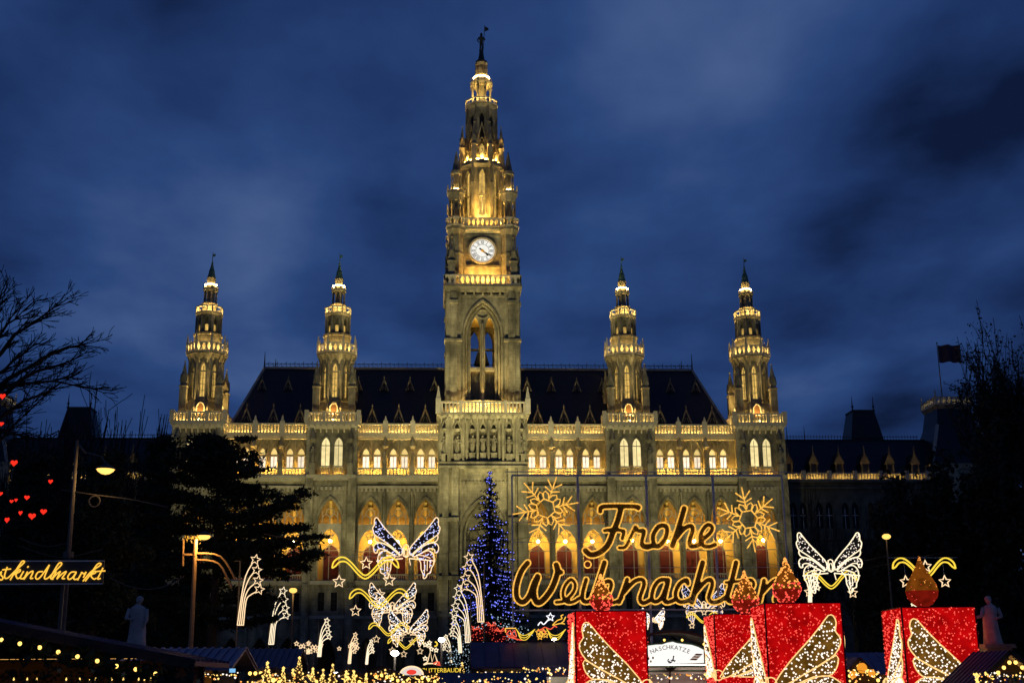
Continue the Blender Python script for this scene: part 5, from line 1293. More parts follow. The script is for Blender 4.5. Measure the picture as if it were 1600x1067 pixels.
# ================================================================== lamps, statues, wires, hearts
def point(parent, loc, e, col, r=.15):
    l = bpy.data.lights.new('lamp_light', 'POINT'); l.energy = e; l.color = col; l.shadow_soft_size = r
    o = bpy.data.objects.new('lamp_light', l); COL.objects.link(o); o.parent = parent; o.location = loc; return o
def bowl(m, c, r):
    m.mat(0).lathe(c[0], c[1], [(c[2]-r*.62, .01), (c[2]-r*.5, r*.5), (c[2]-r*.25, r*.85), (c[2], r)], 12)
    m.mat(1).lathe(c[0], c[1], [(c[2], r*1.12), (c[2]+r*.25, r*.95), (c[2]+r*.5, r*.35), (c[2]+r*.8, .03)], 12)
# left: tall post with a pendant lamp
LY = 44.0; f0 = at(97, 1000, LY); l0 = at(165, 733, LY); pt = at(121, 688, LY)
o = thing('street_lamp', 'tall slanted lamp post with a bowl lamp hung out over the dark conifers', 'street lamp', (f0.x, LY, 0))
k = pt.x-f0.x
m = MB(); m.tube([(0, 0, 0), (k*.5, 0, pt.z*.62)], [.12, .10], 8); m.build('post', POLE, o)
m = MB(); m.tube([(k*.5, 0, pt.z*.62), (k, 0, pt.z)], [.085, .055], 8); m.frus(k*.5, 0, pt.z*.61, pt.z*.63, .17, .17, 10); m.tube([(k, 0, pt.z-.1), (k+.3, 0, l0.z+.6), (l0.x-f0.x-.2, 0, l0.z+.45), (l0.x-f0.x, 0, l0.z+.2)], .035, 6); m.build('arm', POLE, o)
m = MB(); bowl(m, (l0.x-f0.x, 0, l0.z), .30); m.build('lamp_bowl', [G_STREET, IRON], o); point(o, (l0.x-f0.x, -.1, l0.z-.35), 90, (1, .62, .22))
# second lamp, short post with bracket arms
LY = 72.0; f0 = at(300, 1000, LY); l0 = at(319, 838, LY)
o = thing('street_lamp', 'orange-lit lamp post with curved bracket arms reaching to the shooting star', 'street lamp', (f0.x, LY, 0))
tp = at(306, 842, LY); m = MB(); m.tube([(0, 0, 0), (tp.x-f0.x, 0, tp.z)], [.16, .11], 8); m.build('post', mat('lamp_post_ochre', (.30, .18, .08), .5), o)
m = MB()
for e0, e1 in (((306, 864), (368, 905)), ((306, 874), (362, 918))):
    a, b = at(*e0, LY), at(*e1, LY); mid = a.lerp(b, .5)+Vector((.25, 0, .55)); m.tube([tuple(v-Vector((f0.x, LY, 0))) for v in smooth_pts([a, mid, b], 4)], .06, 5)
a, b = at(287, 866, LY), at(306, 866, LY); m.beam(tuple(a-Vector((f0.x, LY, 0))), tuple(b-Vector((f0.x, LY, 0))), .1); a, b = at(287, 842, LY), at(286, 884, LY); m.beam(tuple(a-Vector((f0.x, LY, 0))), tuple(b-Vector((f0.x, LY, 0))), .07)
m.build('bracket', mat('lamp_post_ochre', (.30, .18, .08), .5), o)
m = MB(); c = (l0.x-f0.x, 0, l0.z); m.mat(0).ball(c, .34, 10, 6, .55); m.mat(1).lathe(c[0], c[1], [(c[2]+.05, .36), (c[2]+.2, .28), (c[2]+.3, .05)], 10); m.build('lamp_head', [G_STREET, IRON], o); point(o, (c[0], -.35, c[2]-.3), 520, (1, .55, .16))
def small_lamp(px, py, Y, label, col=G_PARK, r=.3, e=60, pc=(1, .6, .2), bulb=True):
    q = at(px, py, Y); o = thing('park_lamp', label, 'street lamp', (q.x, q.y, 0), 0, 'small lamps in the park'); m = MB(); m.tube([(0, .1, 0), (0, .1, q.z)], [.09, .06], 6); m.build('post', POLE, o); m = MB(); m.mat(0).ball((0, 0, q.z), r, 8, 6, .7); m.mat(1).frus(0, 0, q.z+r*.6, q.z+r*.9, r*.5, r*.2, 8); m.build('lamp_head', [col, IRON], o)
    if e: point(o, (0, -r-.2, q.z-r), e, pc)
small_lamp(458, 922, 100, 'small orange lamp beside the second shooting star from the pine', r=.3)
small_lamp(1385, 838, 92, 'yellow lamp in the dark trees above the rightmost candle', r=.30, e=8)
small_lamp(617, 1020, 70, 'dazzling white lamp on a thin post left of the hat sign', G_WHITE, .22, 25, (1, .97, .92))
small_lamp(690, 999, 76, 'dazzling white lamp on a thin post right above the small market sign', G_WHITE, .2, 25, (1, .97, .92))
small_lamp(525, 1053, 50, 'dazzling white lamp low among the golden cone lights', G_WHITE, .13, 12, (1, .97, .92))
small_lamp(866, 999, 60, 'dazzling white lamp on the edge of the single candle', G_WHITE, .12, 12, (1, .97, .92))
# overhead wires with a coil, and slack cables
def wire(label, pts, Y, r=.02, coil=None, matl=None):
    P = [at(a, b, Y) for a, b in pts]; o = thing('overhead_wire', label, 'wire', tuple(P[0]), 0, 'wires strung over the market'); m = MB(); m.tube([tuple(v-P[0]) for v in smooth_pts(P, 5)], r, 4); m.build('wire_strand', matl or POLE, o)
    if coil: c = at(*coil, Y)-P[0]; m = MB(); m.tube([(c.x+.19*math.cos(i*PI/7), 0, c.z+.19*math.sin(i*PI/7)) for i in range(14)], .03, 4, True); m.build('wire_coil', POLE, o)
wire('lit wire with a round coil running from the slanted post to the pine', [(96, 765), (150, 773), (205, 780), (262, 792)], 44, .025, (148, 783))
wire('slack hanging cable left of the orange-lit lamp post', [(172, 902), (200, 915), (232, 920), (262, 914), (287, 900)], 70, .04)
wire('swagged cable above the lettered neon board', [(30, 840), (55, 850), (80, 853), (105, 848)], 44, .02)
wire('long slack cable just above the neon board', [(28, 852), (70, 866), (105, 870), (160, 858)], 44, .018)
wire('thin wire crossing to the yellow ribbon on the right', [(1330, 880), (1368, 872), (1396, 866)], 84, .02)
# stone statues
def statue(px, ytop, yfoot, Y, label, seed, flip=1):
    q = at(px, yfoot, Y); h = at(px, ytop, Y).z-q.z; o = thing('statue', label, 'statue', (q.x, q.y, 0), 0, 'stone statues in the park'); s = h/1.85
    rnd = random.Random(seed); m = MB()
    sec = [(0, .36, .30), (.2, .33, .28), (.55, .30, .26), (.9, .28, .23), (1.15, .29, .22), (1.35, .30, .20), (1.47, .22, .16), (1.53, .10, .10), (1.58, .085, .09)]
    vs = []; N = 20
    for z, a, b in sec:
        for i in range(N):
            t = 2*PI*i/N; w = 1+.10*math.sin(7*t+z*1.5)*max(0, 1-z/1.5)+.03*math.sin(3*t+5*z); vs.append((s*(a*w*math.cos(t)+flip*.05*math.sin(z*2)), s*b*w*math.sin(t), q.z+s*z))
    m.add(vs, [(r*N+i, r*N+(i+1) % N, (r+1)*N+(i+1) % N, (r+1)*N+i) for r in range(len(sec)-1) for i in range(N)])
    c = (flip*.05*s, -.02*s, q.z+1.69*s); m.ball(c, .115*s, 10, 7, 1.25); m.ball((c[0], c[1]-.11*s, c[2]-.01*s), .03*s, 5, 4, 1.3); m.ball((c[0], c[1]+.03*s, c[2]+.05*s), .125*s, 9, 6, 1.0)
    for e in (-1, 1): m.ball((c[0]+e*.045*s, c[1]-.10*s, c[2]+.02*s), .016*s, 4, 3)
    if flip > 0:
        m.tube([(-.28*s, 0, q.z+1.38*s), (-.36*s, -.1*s, q.z+1.05*s), (-.12*s, -.27*s, q.z+1.0*s)], [.09*s, .075*s, .05*s], 7); m.tube([(.30*s, 0, q.z+1.38*s), (.36*s, -.08*s, q.z+1.0*s), (.28*s, -.2*s, q.z+.72*s)], [.09*s, .075*s, .05*s], 7)
    else:
        m.tube([(-.28*s, 0, q.z+1.38*s), (-.42*s, -.1*s, q.z+1.08*s), (-.80*s, -.25*s, q.z+1.0*s)], [.09*s, .075*s, .04*s], 7); m.tube([(.30*s, 0, q.z+1.38*s), (.38*s, -.08*s, q.z+1.05*s), (.1*s, -.27*s, q.z+.98*s)], [.09*s, .075*s, .05*s], 7)
    m.build('figure', MARBLE, o, True)
    m = MB(); m.frus(0, 0, 0, .4, 1.0*s, 1.0*s, 4); m.frus(0, 0, .4, q.z-.15, .55*s, .5*s, 4); m.frus(0, 0, q.z-.15, q.z, .62*s, .6*s, 4); m.build('pedestal', STONE2, o)
statue(211, 931, 1012, 34, 'pale stone statue in a long robe behind the blue-grey stall roof', 5)
statue(1553, 931, 1006, 46, 'stone statue holding out one arm beside the rightmost candle', 6, -1)
# red heart lanterns in the left tree
def heart_pts(r): return [(r*.062*16*math.sin(t)**3, r*.062*(13*math.cos(t)-5*math.cos(2*t)-2*math.cos(3*t)-math.cos(4*t))) for t in [2*PI*i/22 for i in range(22)]]
HE = [(4, 619, 1.2, 'glowing red heart lantern topmost of all, at the picture edge'), (2, 662, .9, 'red heart lantern second from top, at the picture edge'), (22, 723, 1.3, 'red heart lantern hanging alone left of the slanted post top'), (79, 752, .9, 'red heart lantern nearest the slanted lamp post'), (1, 771, .8, 'red heart lantern half cut by the picture edge'), (18, 783, .7, 'small red heart lantern, left one of a close pair'), (25, 781, .7, 'small red heart lantern, right one of a close pair'), (42, 777, .95, 'red heart lantern above the row of three lowest large ones'), (32, 801, .9, 'leftmost red heart lantern of the row of three'), (50, 806, 1.3, 'large middle red heart lantern of the row of three'), (68, 799, 1.15, 'rightmost red heart lantern of the row of three'), (11, 812, 1.1, 'lowest red heart lantern, beside the ivy trunk')]
for px, py, k, lb in HE:
    q = at(px, py, 56); o = thing('heart_lantern', lb, 'lantern', tuple(q), random.uniform(-.4, .4), 'red heart lanterns in the bare tree'); r = .125*k
    P = heart_pts(r); m = MB(); n = len(P)
    for sg in (-1, 1):
        c = [(0, sg*r*.4, 0)]; mid = [(x*.6, sg*r*.33, z*.6) for x, z in P]; rim = [(x, 0, z) for x, z in P]; m.add(c+mid+rim, [(0, 1+i, 1+(i+1) % n) for i in range(n)]+[(1+i, 1+n+i, 1+n+(i+1) % n, 1+(i+1) % n) for i in range(n)])
    m.build('heart_shell', G_HEART, o, True); m = MB(); m.tube([(0, 0, r*.6), (0, 0, r*.6+.8)], .012, 3); m.build('hanging_cord', BARK2, o)
# neon board
NY = 43.0; a0, a1 = at(-150, 873, NY), at(163, 876, NY); zb = at(80, 912, NY).z
NB = thing('neon_board', 'long dark board with amber neon script ending in kindlmarkt, on the slanted post', 'sign', (a1.x, NY, 0))
m = MB(); m.box(a0.x-a1.x, 0, 0, .08, zb, a1.z); m.build('board', mat('dark_slate_panel', (.020, .024, .028), .4), NB)
m = MB(); m.beam((a0.x-a1.x, -.02, a1.z), (0, -.02, a1.z), .04); m.beam((a0.x-a1.x, -.02, zb), (0, -.02, zb), .04); m.build('board_frame', STEEL, NB)
m = MB(); m.beam((a0.x-a1.x+.4, .15, 0), (a0.x-a1.x+.4, .15, a1.z), .12); m.beam((at(97, 900, NY).x-a1.x, .2, 0), (at(97, 900, NY).x-a1.x, .2, zb), .1); m.build('board_post', POLE, NB)
TXT = [[(-8, 250), (22, 218), (14, 250), (38, 280), (20, 306), (0, 295)], [(82, 170), (55, 250), (60, 288), (92, 282)], [(30, 200), (120, 190)], [(92, 282), (170, 205), (250, 132), (256, 112), (232, 116), (165, 215), (112, 306)], [(150, 252), (205, 197), (216, 214), (172, 245), (188, 290), (225, 272)], [(252, 214), (217, 280), (240, 292), (262, 275)], [(302, 160), (292, 178)], [(292, 218), (252, 300)], [(252, 300), (300, 240), (345, 212), (345, 235), (322, 288), (350, 286)], [(452, 218), (402, 225), (376, 270), (390, 296), (430, 270), (520, 148)], [(520, 148), (470, 270), (480, 295), (512, 280)], [(512, 280), (580, 212), (642, 150), (642, 127), (612, 140), (552, 240), (532, 288), (562, 295)], [(592, 216), (542, 300)], [(542, 300), (600, 240), (634, 216), (622, 240), (596, 296)], [(596, 296), (650, 242), (694, 216), (682, 242), (652, 288), (682, 290)], [(792, 222), (746, 226), (712, 270), (722, 298), (760, 280), (802, 222), (772, 280), (786, 300), (812, 292)], [(812, 308), (850, 240), (856, 226), (880, 242), (902, 222), (872, 282)], [(868, 318), (950, 222), (1050, 152), (1046, 132), (1012, 150), (950, 242), (892, 318)], [(942, 252), (990, 212), (1000, 230), (952, 256), (980, 295), (1010, 285)], [(1078, 178), (1042, 250), (1022, 294), (1052, 288)], [(1010, 216), (1102, 210)],
       [(-60, 214), (-95, 280), (-70, 292), (-45, 275)], [(-46, 162), (-52, 178)], [(-150, 305), (-118, 240), (-112, 226), (-88, 240), (-72, 222), (-95, 270)]]
m = MB()
for P in TXT:
    S = smooth_pts([at(x/6.667, 860+z/6.667, NY) for x, z in P], 4); m.tube([(v.x-a1.x, -.06, v.z) for v in S], .024, 5)
m.build('neon_script', G_NEON, NB)
# ================================================================== market stalls
def bulbs(o, pts, r, name='bulb', matl=None):
    me = None
    for p in pts:
        if me is None: m = MB(); m.mat(0).ball((0, 0, 0), r, 8, 6, 1.15); m.mat(1).frus(0, 0, r*.8, r*1.7, r*.45, r*.4, 6); b = m.build(name, [matl or G_BULB, IRON], o); me = b
        else: b = me.copy(); COL.objects.link(b)
        b.parent = o; b.location = p
def garland(m, a, b, rnd, w=.12, n=60):
    a, b = Vector(a), Vector(b)
    for i in range(n): needle_clump(m, a.lerp(b, rnd.random())+Vector((0, 0, rnd.gauss(0, w*.4))), w, 5, rnd, w*1.1, .8)
def goods(o, x0, x1, y, z, n, rnd, matls, hmax=.35):
    cl = {}
    for i in range(n):
        x = x0+(x1-x0)*(i+.5)/n; k = rnd.randint(0, len(matls)-1); h = rnd.uniform(.4, 1)*hmax; m = MB(); r = (x1-x0)/n*.38
        kind = rnd.randint(0, 2)
        if kind == 0: m.lathe(0, 0, [(0, r), (h*.5, r), (h*.7, r*.4), (h, r*.35), (h+.01, .01)], 8)
        elif kind == 1: m.box(-r, r, -r, r, 0, h*.7); m.box(-r*1.06, r*1.06, -r*1.06, r*1.06, h*.55, h*.72)
        else: m.ball((0, 0, r), r, 8, 6, 1.0); m.frus(0, 0, 1.9*r, 2.2*r, r*.3, r*.2, 6)
        g_ = m.build('ware', matls[k], o); g_.location = (x, y+rnd.uniform(-.05, .05), z)
WARES = [mat('ware_red', (.4, .03, .02), .4), mat('ware_gold', (.5, .3, .05), .35, metal=.4), mat('ware_white', (.7, .66, .6), .5), mat('ware_green', (.04, .12, .05), .5), mat('ware_brown', (.18, .08, .03), .6), mat('ware_glass', (.45, .4, .3), .2)]
HUT = []
def hut(name, label, x, y, w, d, he, hr, matl, roofm, gable=True, inner=None, rz=0, group='wooden market huts', ribs=8, seedv=1, nbulb=0, bm=None, br=.035, wares=8, barge=WOODD):
    """timber hut: posts, walls, counter, shelf, two roof slopes with standing seams, lit inside. gable: gable end to the viewer, else the ridge runs across"""
    rnd = random.Random(seedv); o = thing(name, label, 'market stall', (x, y, 0), rz, group); hw, hd = w/2, d/2; HUT.append(o)
    for sx in (-1, 1):
        for sy in (-1, 1): m = MB(); m.box(sx*(hw-.1)-.06, sx*(hw-.1)+.06, sy*(hd-.1)-.06, sy*(hd-.1)+.06, 0, he); m.build('post', matl, o)
    m = MB(); m.box(-hw+.1, hw-.1, hd-.16, hd-.1, 0, he)
    for s in (-1, 1): m.box(s*(hw-.13)-.03, s*(hw-.13)+.03, -hd+.2, hd-.16, 0, he)
    m.build('wall', matl, o)
    m = MB(); m.box(-hw+.16, hw-.16, -hd+.02, -hd+.45, .95, 1.02); m.box(-hw+.2, hw-.2, -hd+.12, -hd+.16, 0, .95); m.build('counter', matl, o)
    m = MB(); m.box(-hw+.2, hw-.2, hd-.5, hd-.17, 1.55, 1.59); m.build('shelf', matl, o)
    ov = .3
    for s in (-1, 1):
        m = MB()
        if gable:
            P = [(s*(hw+ov), -hd-ov, he-.12), (s*(hw+ov), hd+ov, he-.12), (0, hd+ov, hr), (0, -hd-ov, hr)]
        else:
            P = [(-hw-ov, s*(hd+ov), he-.12), (hw+ov, s*(hd+ov), he-.12), (hw+ov, 0, hr), (-hw-ov, 0, hr)]
        T = [(a, b, c+.07) for a, b, c in P]; fs = [(0, 1, 2, 3), (7, 6, 5, 4), (0, 4, 5, 1), (1, 5, 6, 2), (2, 6, 7, 3), (3, 7, 4, 0)]; m.add(P+T, fs)
        pn = m.build('roof_slope', roofm, o)
        for i in range(ribs+1):
            t = i/ribs; a = Vector(T[0]).lerp(Vector(T[1]), t); b = Vector(T[3]).lerp(Vector(T[2]), t); m = MB(); m.beam(tuple(a+Vector((0, 0, .015))), tuple(b+Vector((0, 0, .015))), .035, .05); m.build('roof_seam', roofm, pn)
    if gable:
        m = MB(); m.poly([(-hw, he), (hw, he), (0, hr-.1)], -hd+.02, -hd+.06); m.build('gable_boarding', matl, o)
        for s in (-1, 1): m = MB(); m.beam((s*(hw+ov), -hd-ov-.03, he-.1), (0, -hd-ov-.03, hr+.04), .14, .05); m.build('bargeboard', barge, o)
    m = MB(); m.box(-hw+.3, hw-.3, .2, .32, he+.02, he+.08); m.build('ceiling_light', inner or G_STALL, o)
    if wares: goods(o, -hw+.3, hw-.3, -hd+.22, 1.02, wares, rnd, WARES); goods(o, -hw+.4, hw-.4, hd-.35, 1.59, wares, rnd, WARES, .5)
    if nbulb:
        L = []
        for i in range(nbulb):
            t = (i+.5)/nbulb
            if gable: L.append(((2*t-1)*(hw+ov*.8), -hd-ov-.08, he-.22+(hr-he)*(1-abs(2*t-1))))
            else: L.append(((2*t-1)*hw, -hd-ov-.05, he-.2))
        bulbs(o, L, br, 'bulb', bm)
    return o
# near left hut: gable to the viewer, its peak out of the picture
hy = 19.0; pa, pb = at(0, 980, hy), at(250, 1027, hy); sl_ = (pb.z-pa.z)/(pb.x-pa.x)
xpk = at(-190, 1000, hy).x; zpk = pa.z+(xpk-pa.x)*sl_; hwx = (pb.x+.55)-xpk; he_ = zpk+sl_*hwx
o = hut('market_hut', 'nearest hut at the picture edge, gable trimmed with garland and yellow bulbs', xpk, hy+1.3, 2*hwx-.6, 2.4, he_+.1, zpk-.02, WOOD, ROOFD, True, glow('dim_stall_light', (1, .5, .12), 1.2, True), seedv=3, wares=14, group='market huts')
m = MB(); rnd = random.Random(4); garland(m, (0, -1.55, zpk-.22), (hwx, -1.55, he_-.25), rnd, .14, 150); garland(m, (0, -1.5, at(120, 1056, hy).z-.02), (hwx-.3, -1.5, at(120, 1056, hy).z-.02), rnd, .09, 120); stuff(m.build('fir_garland', NEEDLE2, o))
bl = [(at(px, py, hy-.35).x-xpk, -1.65, at(px, py, hy-.35).z) for px, py in ((2, 999), (31, 1005), (62, 1011), (91, 1018), (121, 1025), (152, 1032), (182, 1040), (212, 1045), (243, 1052), (-30, 993), (-62, 987))]
bulbs(o, bl, .027)
for px, py in ((93, 1047), (145, 1048), (193, 1053), (310, 1064)):
    q = at(px, py, hy-.35); m = MB(); m.poly([(a, c) for a, _, c in star_pts(q.x-xpk, q.z, .045, .3)][::-1], -1.66, -1.64); m.build('straw_star', mat('straw', (.55, .38, .14), .7), o)
for i, px in enumerate((22, 43, 58, 104, 125, 141, 150, 175, 193, 217, 226, 236)):
    q = at(px, 1063, hy-.2); m = MB(); m.mat(0).lathe(0, 0, [(-.05, .022), (.03, .022), (.034, .005)], 8); m.mat(1).lathe(0, 0, [(.032, .004), (.045, .011), (.06, .008), (.075, .001)], 6); c = m.build('wax_candle', [mat('beeswax', (.65, .42, .15), .6), G_BULBS], o); c.location = (q.x-xpk, -1.52, q.z-.03)
m = MB(); zsh = at(120, 1067, hy-.2).z; m.box(0, hwx-.35, -1.62, -1.3, zsh-.06, zsh-.02); m.build('front_shelf', WOOD, o)
# hut with the blue-grey seamed roof behind it
ry, ey = 29.0, 27.2; q0, q1 = at(190, 1013, ry), at(384, 1016, ry); e0 = at(250, 1046, ey)
hut('market_hut', 'hut with blue-grey seamed metal roof in front of the robed statue', (q0.x+q1.x)/2, ry, q1.x-q0.x-.6, 3.0, e0.z+.1, q0.z-.07, WOOD, ROOFB, False, ribs=15, seedv=5, nbulb=0, wares=8, group='market huts')
m = MB(); q = at(363, 1047, 26.9); m.box(-.06, .06, 0, .03, -.04, .04); t_ = m.build('price_screen', glow('blue_screen', (.25, .6, 1), .9)); t_.location = q; tag(t_, 'tiny glowing blue screen under the eave of the blue-grey roof', 'screen')
q0, q1 = at(392, 1017, 40), at(468, 1019, 40); e0 = at(430, 1040, 38)
hut('market_hut', 'hut with dark roof just right of the blue-grey one', (q0.x+q1.x)/2, 40, q1.x-q0.x-.4, 3.0, e0.z, q0.z, WOOD, ROOFD, False, ribs=9, seedv=6, nbulb=7, br=.05, wares=6, group='market huts')
far = [(430, 1044, 34, 1.9, 'small glowing hut under the dark roof left of the cone lights', True), (487, 1046, 40, 2.2, 'glowing hut with peaked roof behind the cone lights', True), (545, 1045, 44, 2.4, 'glowing hut between the cone lights and the low garland arch', True), (597, 1041, 46, 2.4, 'hut with golden garland arch left of the round red sign', True), (660, 1046, 48, 3.0, 'hut with bulb-studded front and round red sign below the hat sign', True), (772, 1050, 36, 2.4, 'glowing hut stuffed with yellow ornaments under the wide dark awning', False)]
for i, (px, pk, Y, w, lb, gb) in enumerate(far):
    q = at(px, pk, Y); hut('market_hut', lb, q.x, Y+1.2, w, 2.2, q.z-.55, q.z-.07, WOOD, ROOFD, gb, G_STALL, seedv=10+i, nbulb=15, br=.055, wares=8, group='market huts')
    o = HUT[-1]; rnd = random.Random(200+i); hz = q.z
    for nm, ml, n_ in (('fairy_lights', G_BULBS, 70), ('orange_lights', G_LEDO, 26), ('cream_lights', G_LEDP, 18)):
        m = MB()
        for _ in range(n_): a = rnd.uniform(-1, 1); m.octa((a*w*.7, -1.5+rnd.uniform(-.15, .1), hz-.12-.5*abs(a)*(1 if gb else .3)-abs(rnd.gauss(0, .22))+rnd.choice((0, 0, .12))), rnd.uniform(.016, .045)*Y/42)
        stuff(m.build(nm, ml, o))
q = at(643, 1054, 46.7); m = MB(); m.mat(0).poly([(.4*math.cos(i*PI/12), .28*math.sin(i*PI/12)) for i in range(0, 13)], 0, .05); m.mat(1).tube([(.42*math.cos(i*PI/12), -.02, .3*math.sin(i*PI/12)) for i in range(13)], .035, 4); m.mat(2).poly([(.18*math.cos(i*PI/10), .10+.09*math.sin(i*PI/10)) for i in range(20)], -.02, 0)
t_ = m.build('round_sign', [glow('pale_sign', (1, .85, .75), .8), G_WARM, glow('red_sign_mark', (1, .06, .04), .9)]); t_.location = q; tag(t_, 'half-round lit sign with red mark on the bulb-studded hut', 'sign')
# golden cone lights along the roofs
for i, (px, yt, yb, Y, lb) in enumerate(((418, 1032, 1066, 32, 'cone light farthest left, beside the price screen hut'), (443, 1040, 1066, 33, 'second cone light from the left'), (458, 1043, 1066, 34, 'orange-tipped cone light third from the left'), (468, 1024, 1066, 34, 'tallest cone light, under the little star cluster'), (489, 1041, 1066, 36, 'cone light right of the tallest one'), (505, 1043, 1066, 37, 'cone light left of the low white lamp'), (520, 1035, 1066, 38, 'slim bright cone light touching the low white lamp'), (541, 1045, 1066, 39, 'twin cone light, the left of the two, right of the low white lamp'), (553, 1045, 1066, 39, 'twin cone light, the right of the two'), (572, 1051, 1066, 40, 'short cone light at the start of the garland arch'), (722, 1032, 1066, 44, 'cone light below the smallest shooting star right of the small sign'), (1526, 1050, 1068, 30, 'small cone light at the foot of the rightmost gable'))):
    a, b = at(px, yt+5, Y), at(px, yb, Y); o = thing('cone_light', lb, 'light figure', (a.x, Y, 0), 0, 'golden cone lights on the market roofs'); h = a.z-b.z; rnd = random.Random(70+i); r = h*.30
    m = MB(); m.frus(0, 0, b.z-.5, a.z, r*1.2, .01, 8, cap=False); m.build('cone_core', mat('dark_gold_cone', (.20, .10, .02), .5), o)
    m = MB(); m.beam((0, 0, 0), (0, 0, b.z-.4), .1); m.build('cone_post', WOODD, o); l = MB()
    for k in range(58): t = (k+rnd.random())/58; z = b.z-.3+(a.z-b.z+.3)*t; rr = r*1.25*(1-t)+.01; an = k*2.4+rnd.uniform(-.6, .6); l.octa((rr*math.cos(an)*rnd.uniform(.8, 1.25), rr*math.sin(an), z), .021*rnd.choice((.5, .8, 1.0, 1.6)))
    l.octa((0, 0, a.z+.03), .045); stuff(l.build('cone_bulbs', G_BULBS, o))
# little star clusters on posts
for i, (px, py, Y, n, lb) in enumerate(((478, 1011, 60, 9, 'cluster of small golden stars right of the dark hut roof, the left one'), (489, 1013, 61, 8, 'cluster of small golden stars touching the third shooting star'), (543, 1013, 66, 6, 'row of tiny star lights beside the fourth shooting star'))):
    q = at(px, py, Y); o = thing('star_cluster_light', lb, 'light figure', (q.x, Y, 0), 0, 'star clusters on posts'); rnd = random.Random(i+3); m = MB(); m.beam((0, 0, 0), (0, 0, q.z+.2), .05); m.build('post', POLE, o)
    for k in range(n): m = MB(); m.tube(star_pts(rnd.uniform(-.45, .45), q.z+rnd.uniform(-.2, .25), .11), .025, 4, True); m.build('star', G_WARM, o)
# hat sign
hy2 = 55.0; q = at(691, 1046, hy2); o = thing('hat_sign', 'dark signboard with yellow capitals under a sketched hat of light with stars', 'sign', (q.x, hy2, 0)); z = q.z
m = MB(); m.box(-.95, 1.0, 0, .1, z-.22, z+.12); m.build('signboard', BLACKP, o); m = MB(); m.beam((-.8, .08, 0), (-.8, .08, z), .1); m.beam((.85, .08, 0), (.85, .08, z), .1); m.build('sign_post', WOODD, o)
def text(body, size, loc, matl, parent, name='lettering', rx=PI/2, sx=1):
    cu = bpy.data.curves.new(name, 'FONT'); cu.body = body; cu.size = size; cu.align_x = 'CENTER'; cu.extrude = .008; cu.materials.append(matl)
    t0_ = bpy.data.objects.new(name, cu); me = bpy.data.meshes.new_from_object(t0_); bpy.data.objects.remove(t0_); t = bpy.data.objects.new(name, me); COL.objects.link(t); t.parent = parent; t.location = loc; t.rotation_euler = (rx, 0, 0); t.scale = (sx, 1, 1); return t
text('BUTTERBAUDE', .25, (0, -.02, z-.1), G_YEL, o)
def hq(x, y_): p = at(650+x/17.8, 1000+y_/17.8, hy2); return (p.x-q.x, 0, p.z)
m = MB(); m.tube([hq(*v) for v in ((210, 670), (320, 600), (400, 310), (450, 590), (520, 370), (590, 580), (560, 640))], .035, 4); m.tube([hq(*v) for v in ((210, 680), (330, 640), (480, 640), (560, 660))], .035, 4); m.build('hat_outline', G_WARM, o)
m = MB(); m.tube([hq(*v) for v in ((480, 650), (560, 600), (640, 600), (670, 690), (560, 670), (640, 640))], .04, 4); m.build('hat_brim', glow('red_tube', (1, .12, .06), 1.1), o)
for x, y_ in ((255, 500), (430, 240), (560, 270), (360, 140), (255, 120), (375, 65)): p = hq(x, y_); m = MB(); m.tube(star_pts(p[0], p[2], .10), .03, 4, True); m.build('star', G_CREAM, o)
m = MB(); m.tube([hq(530+60*math.cos(a), 100-60*math.sin(a)) for a in [-1.9+i*.32 for i in range(12)]], .04, 4); m.build('moon', G_YEL, o)
# wide dark awning stall in the middle with figures of light on its ridge
ay = 54.0; q0, q1 = at(735, 1003, ay), at(889, 1003, ay); e0 = at(800, 1043, ay-2.0)
o = hut('market_hut', 'wide stall with broad blue-black awning roof below the Christmas tree', (q0.x+q1.x)/2, ay, q1.x-q0.x-.6, 3.4, e0.z+.1, q0.z-.07, WOOD, ROOFD, False, G_STALLW, ribs=7, seedv=31, wares=10, group='market huts', nbulb=0)
XA = (q0.x+q1.x)/2
sl2 = thing('sleigh_light', 'red and yellow light figures of presents and swags along the awning ridge', 'light figure', (q0.x, ay, q0.z-.07))
def lq(x, y_): p = at(800+x/6.667, 960+y_/6.667, ay); return (p.x-q0.x, 0, p.z-q0.z+.07)
def tl(name, matl, *Ls, r=.028, k=3):
    m = MB()
    for L in Ls: m.tube([lq(v.x, v.y) for v in smooth_pts(L, k)], r, 4)
    m.build(name, matl, sl2)
tl('present_outline', G_NEON, [(-70, 140), (40, 140)], [(-70, 140), (-65, 185)], k=1)
tl('present_bow', glow('red_tube', (1, .12, .06), 1.1), [(-60, 200), (-20, 160), (-10, 220), (-60, 200)], [(30, 160), (0, 200), (45, 230), (30, 160)], [(-40, 230), (40, 250), (110, 268)], [(-5, 225), (60, 262)])
for k_ in range(3): tl('swag', G_YEL, [(40+k_*10, 145+k_*12), (90, 205+k_*22), (150, 210+k_*24), (240-k_*8, 150+k_*12)], r=.022)
for k_ in range(3): tl('swag', G_YEL, [(360+k_*8, 145+k_*12), (410, 205+k_*22), (480, 210+k_*24), (560-k_*8, 150+k_*10)], r=.022)
tl('comet_curl', G_LEDW, [(270, 110), (300, 75), (330, 100), (370, 60), (400, 40)]); 
m = MB(); p = lq(400, 25); m.tube(star_pts(p[0], p[2], .18), .028, 4, True); m.build('star', G_LEDW, sl2)
tl('reindeer_outline', G_NEON, [(420, 110), (470, 60), (520, 40), (510, 10), (535, 0)], [(430, 110), (500, 90), (550, 95)], [(540, 60), (560, 20)], [(510, 90), (545, 60)])
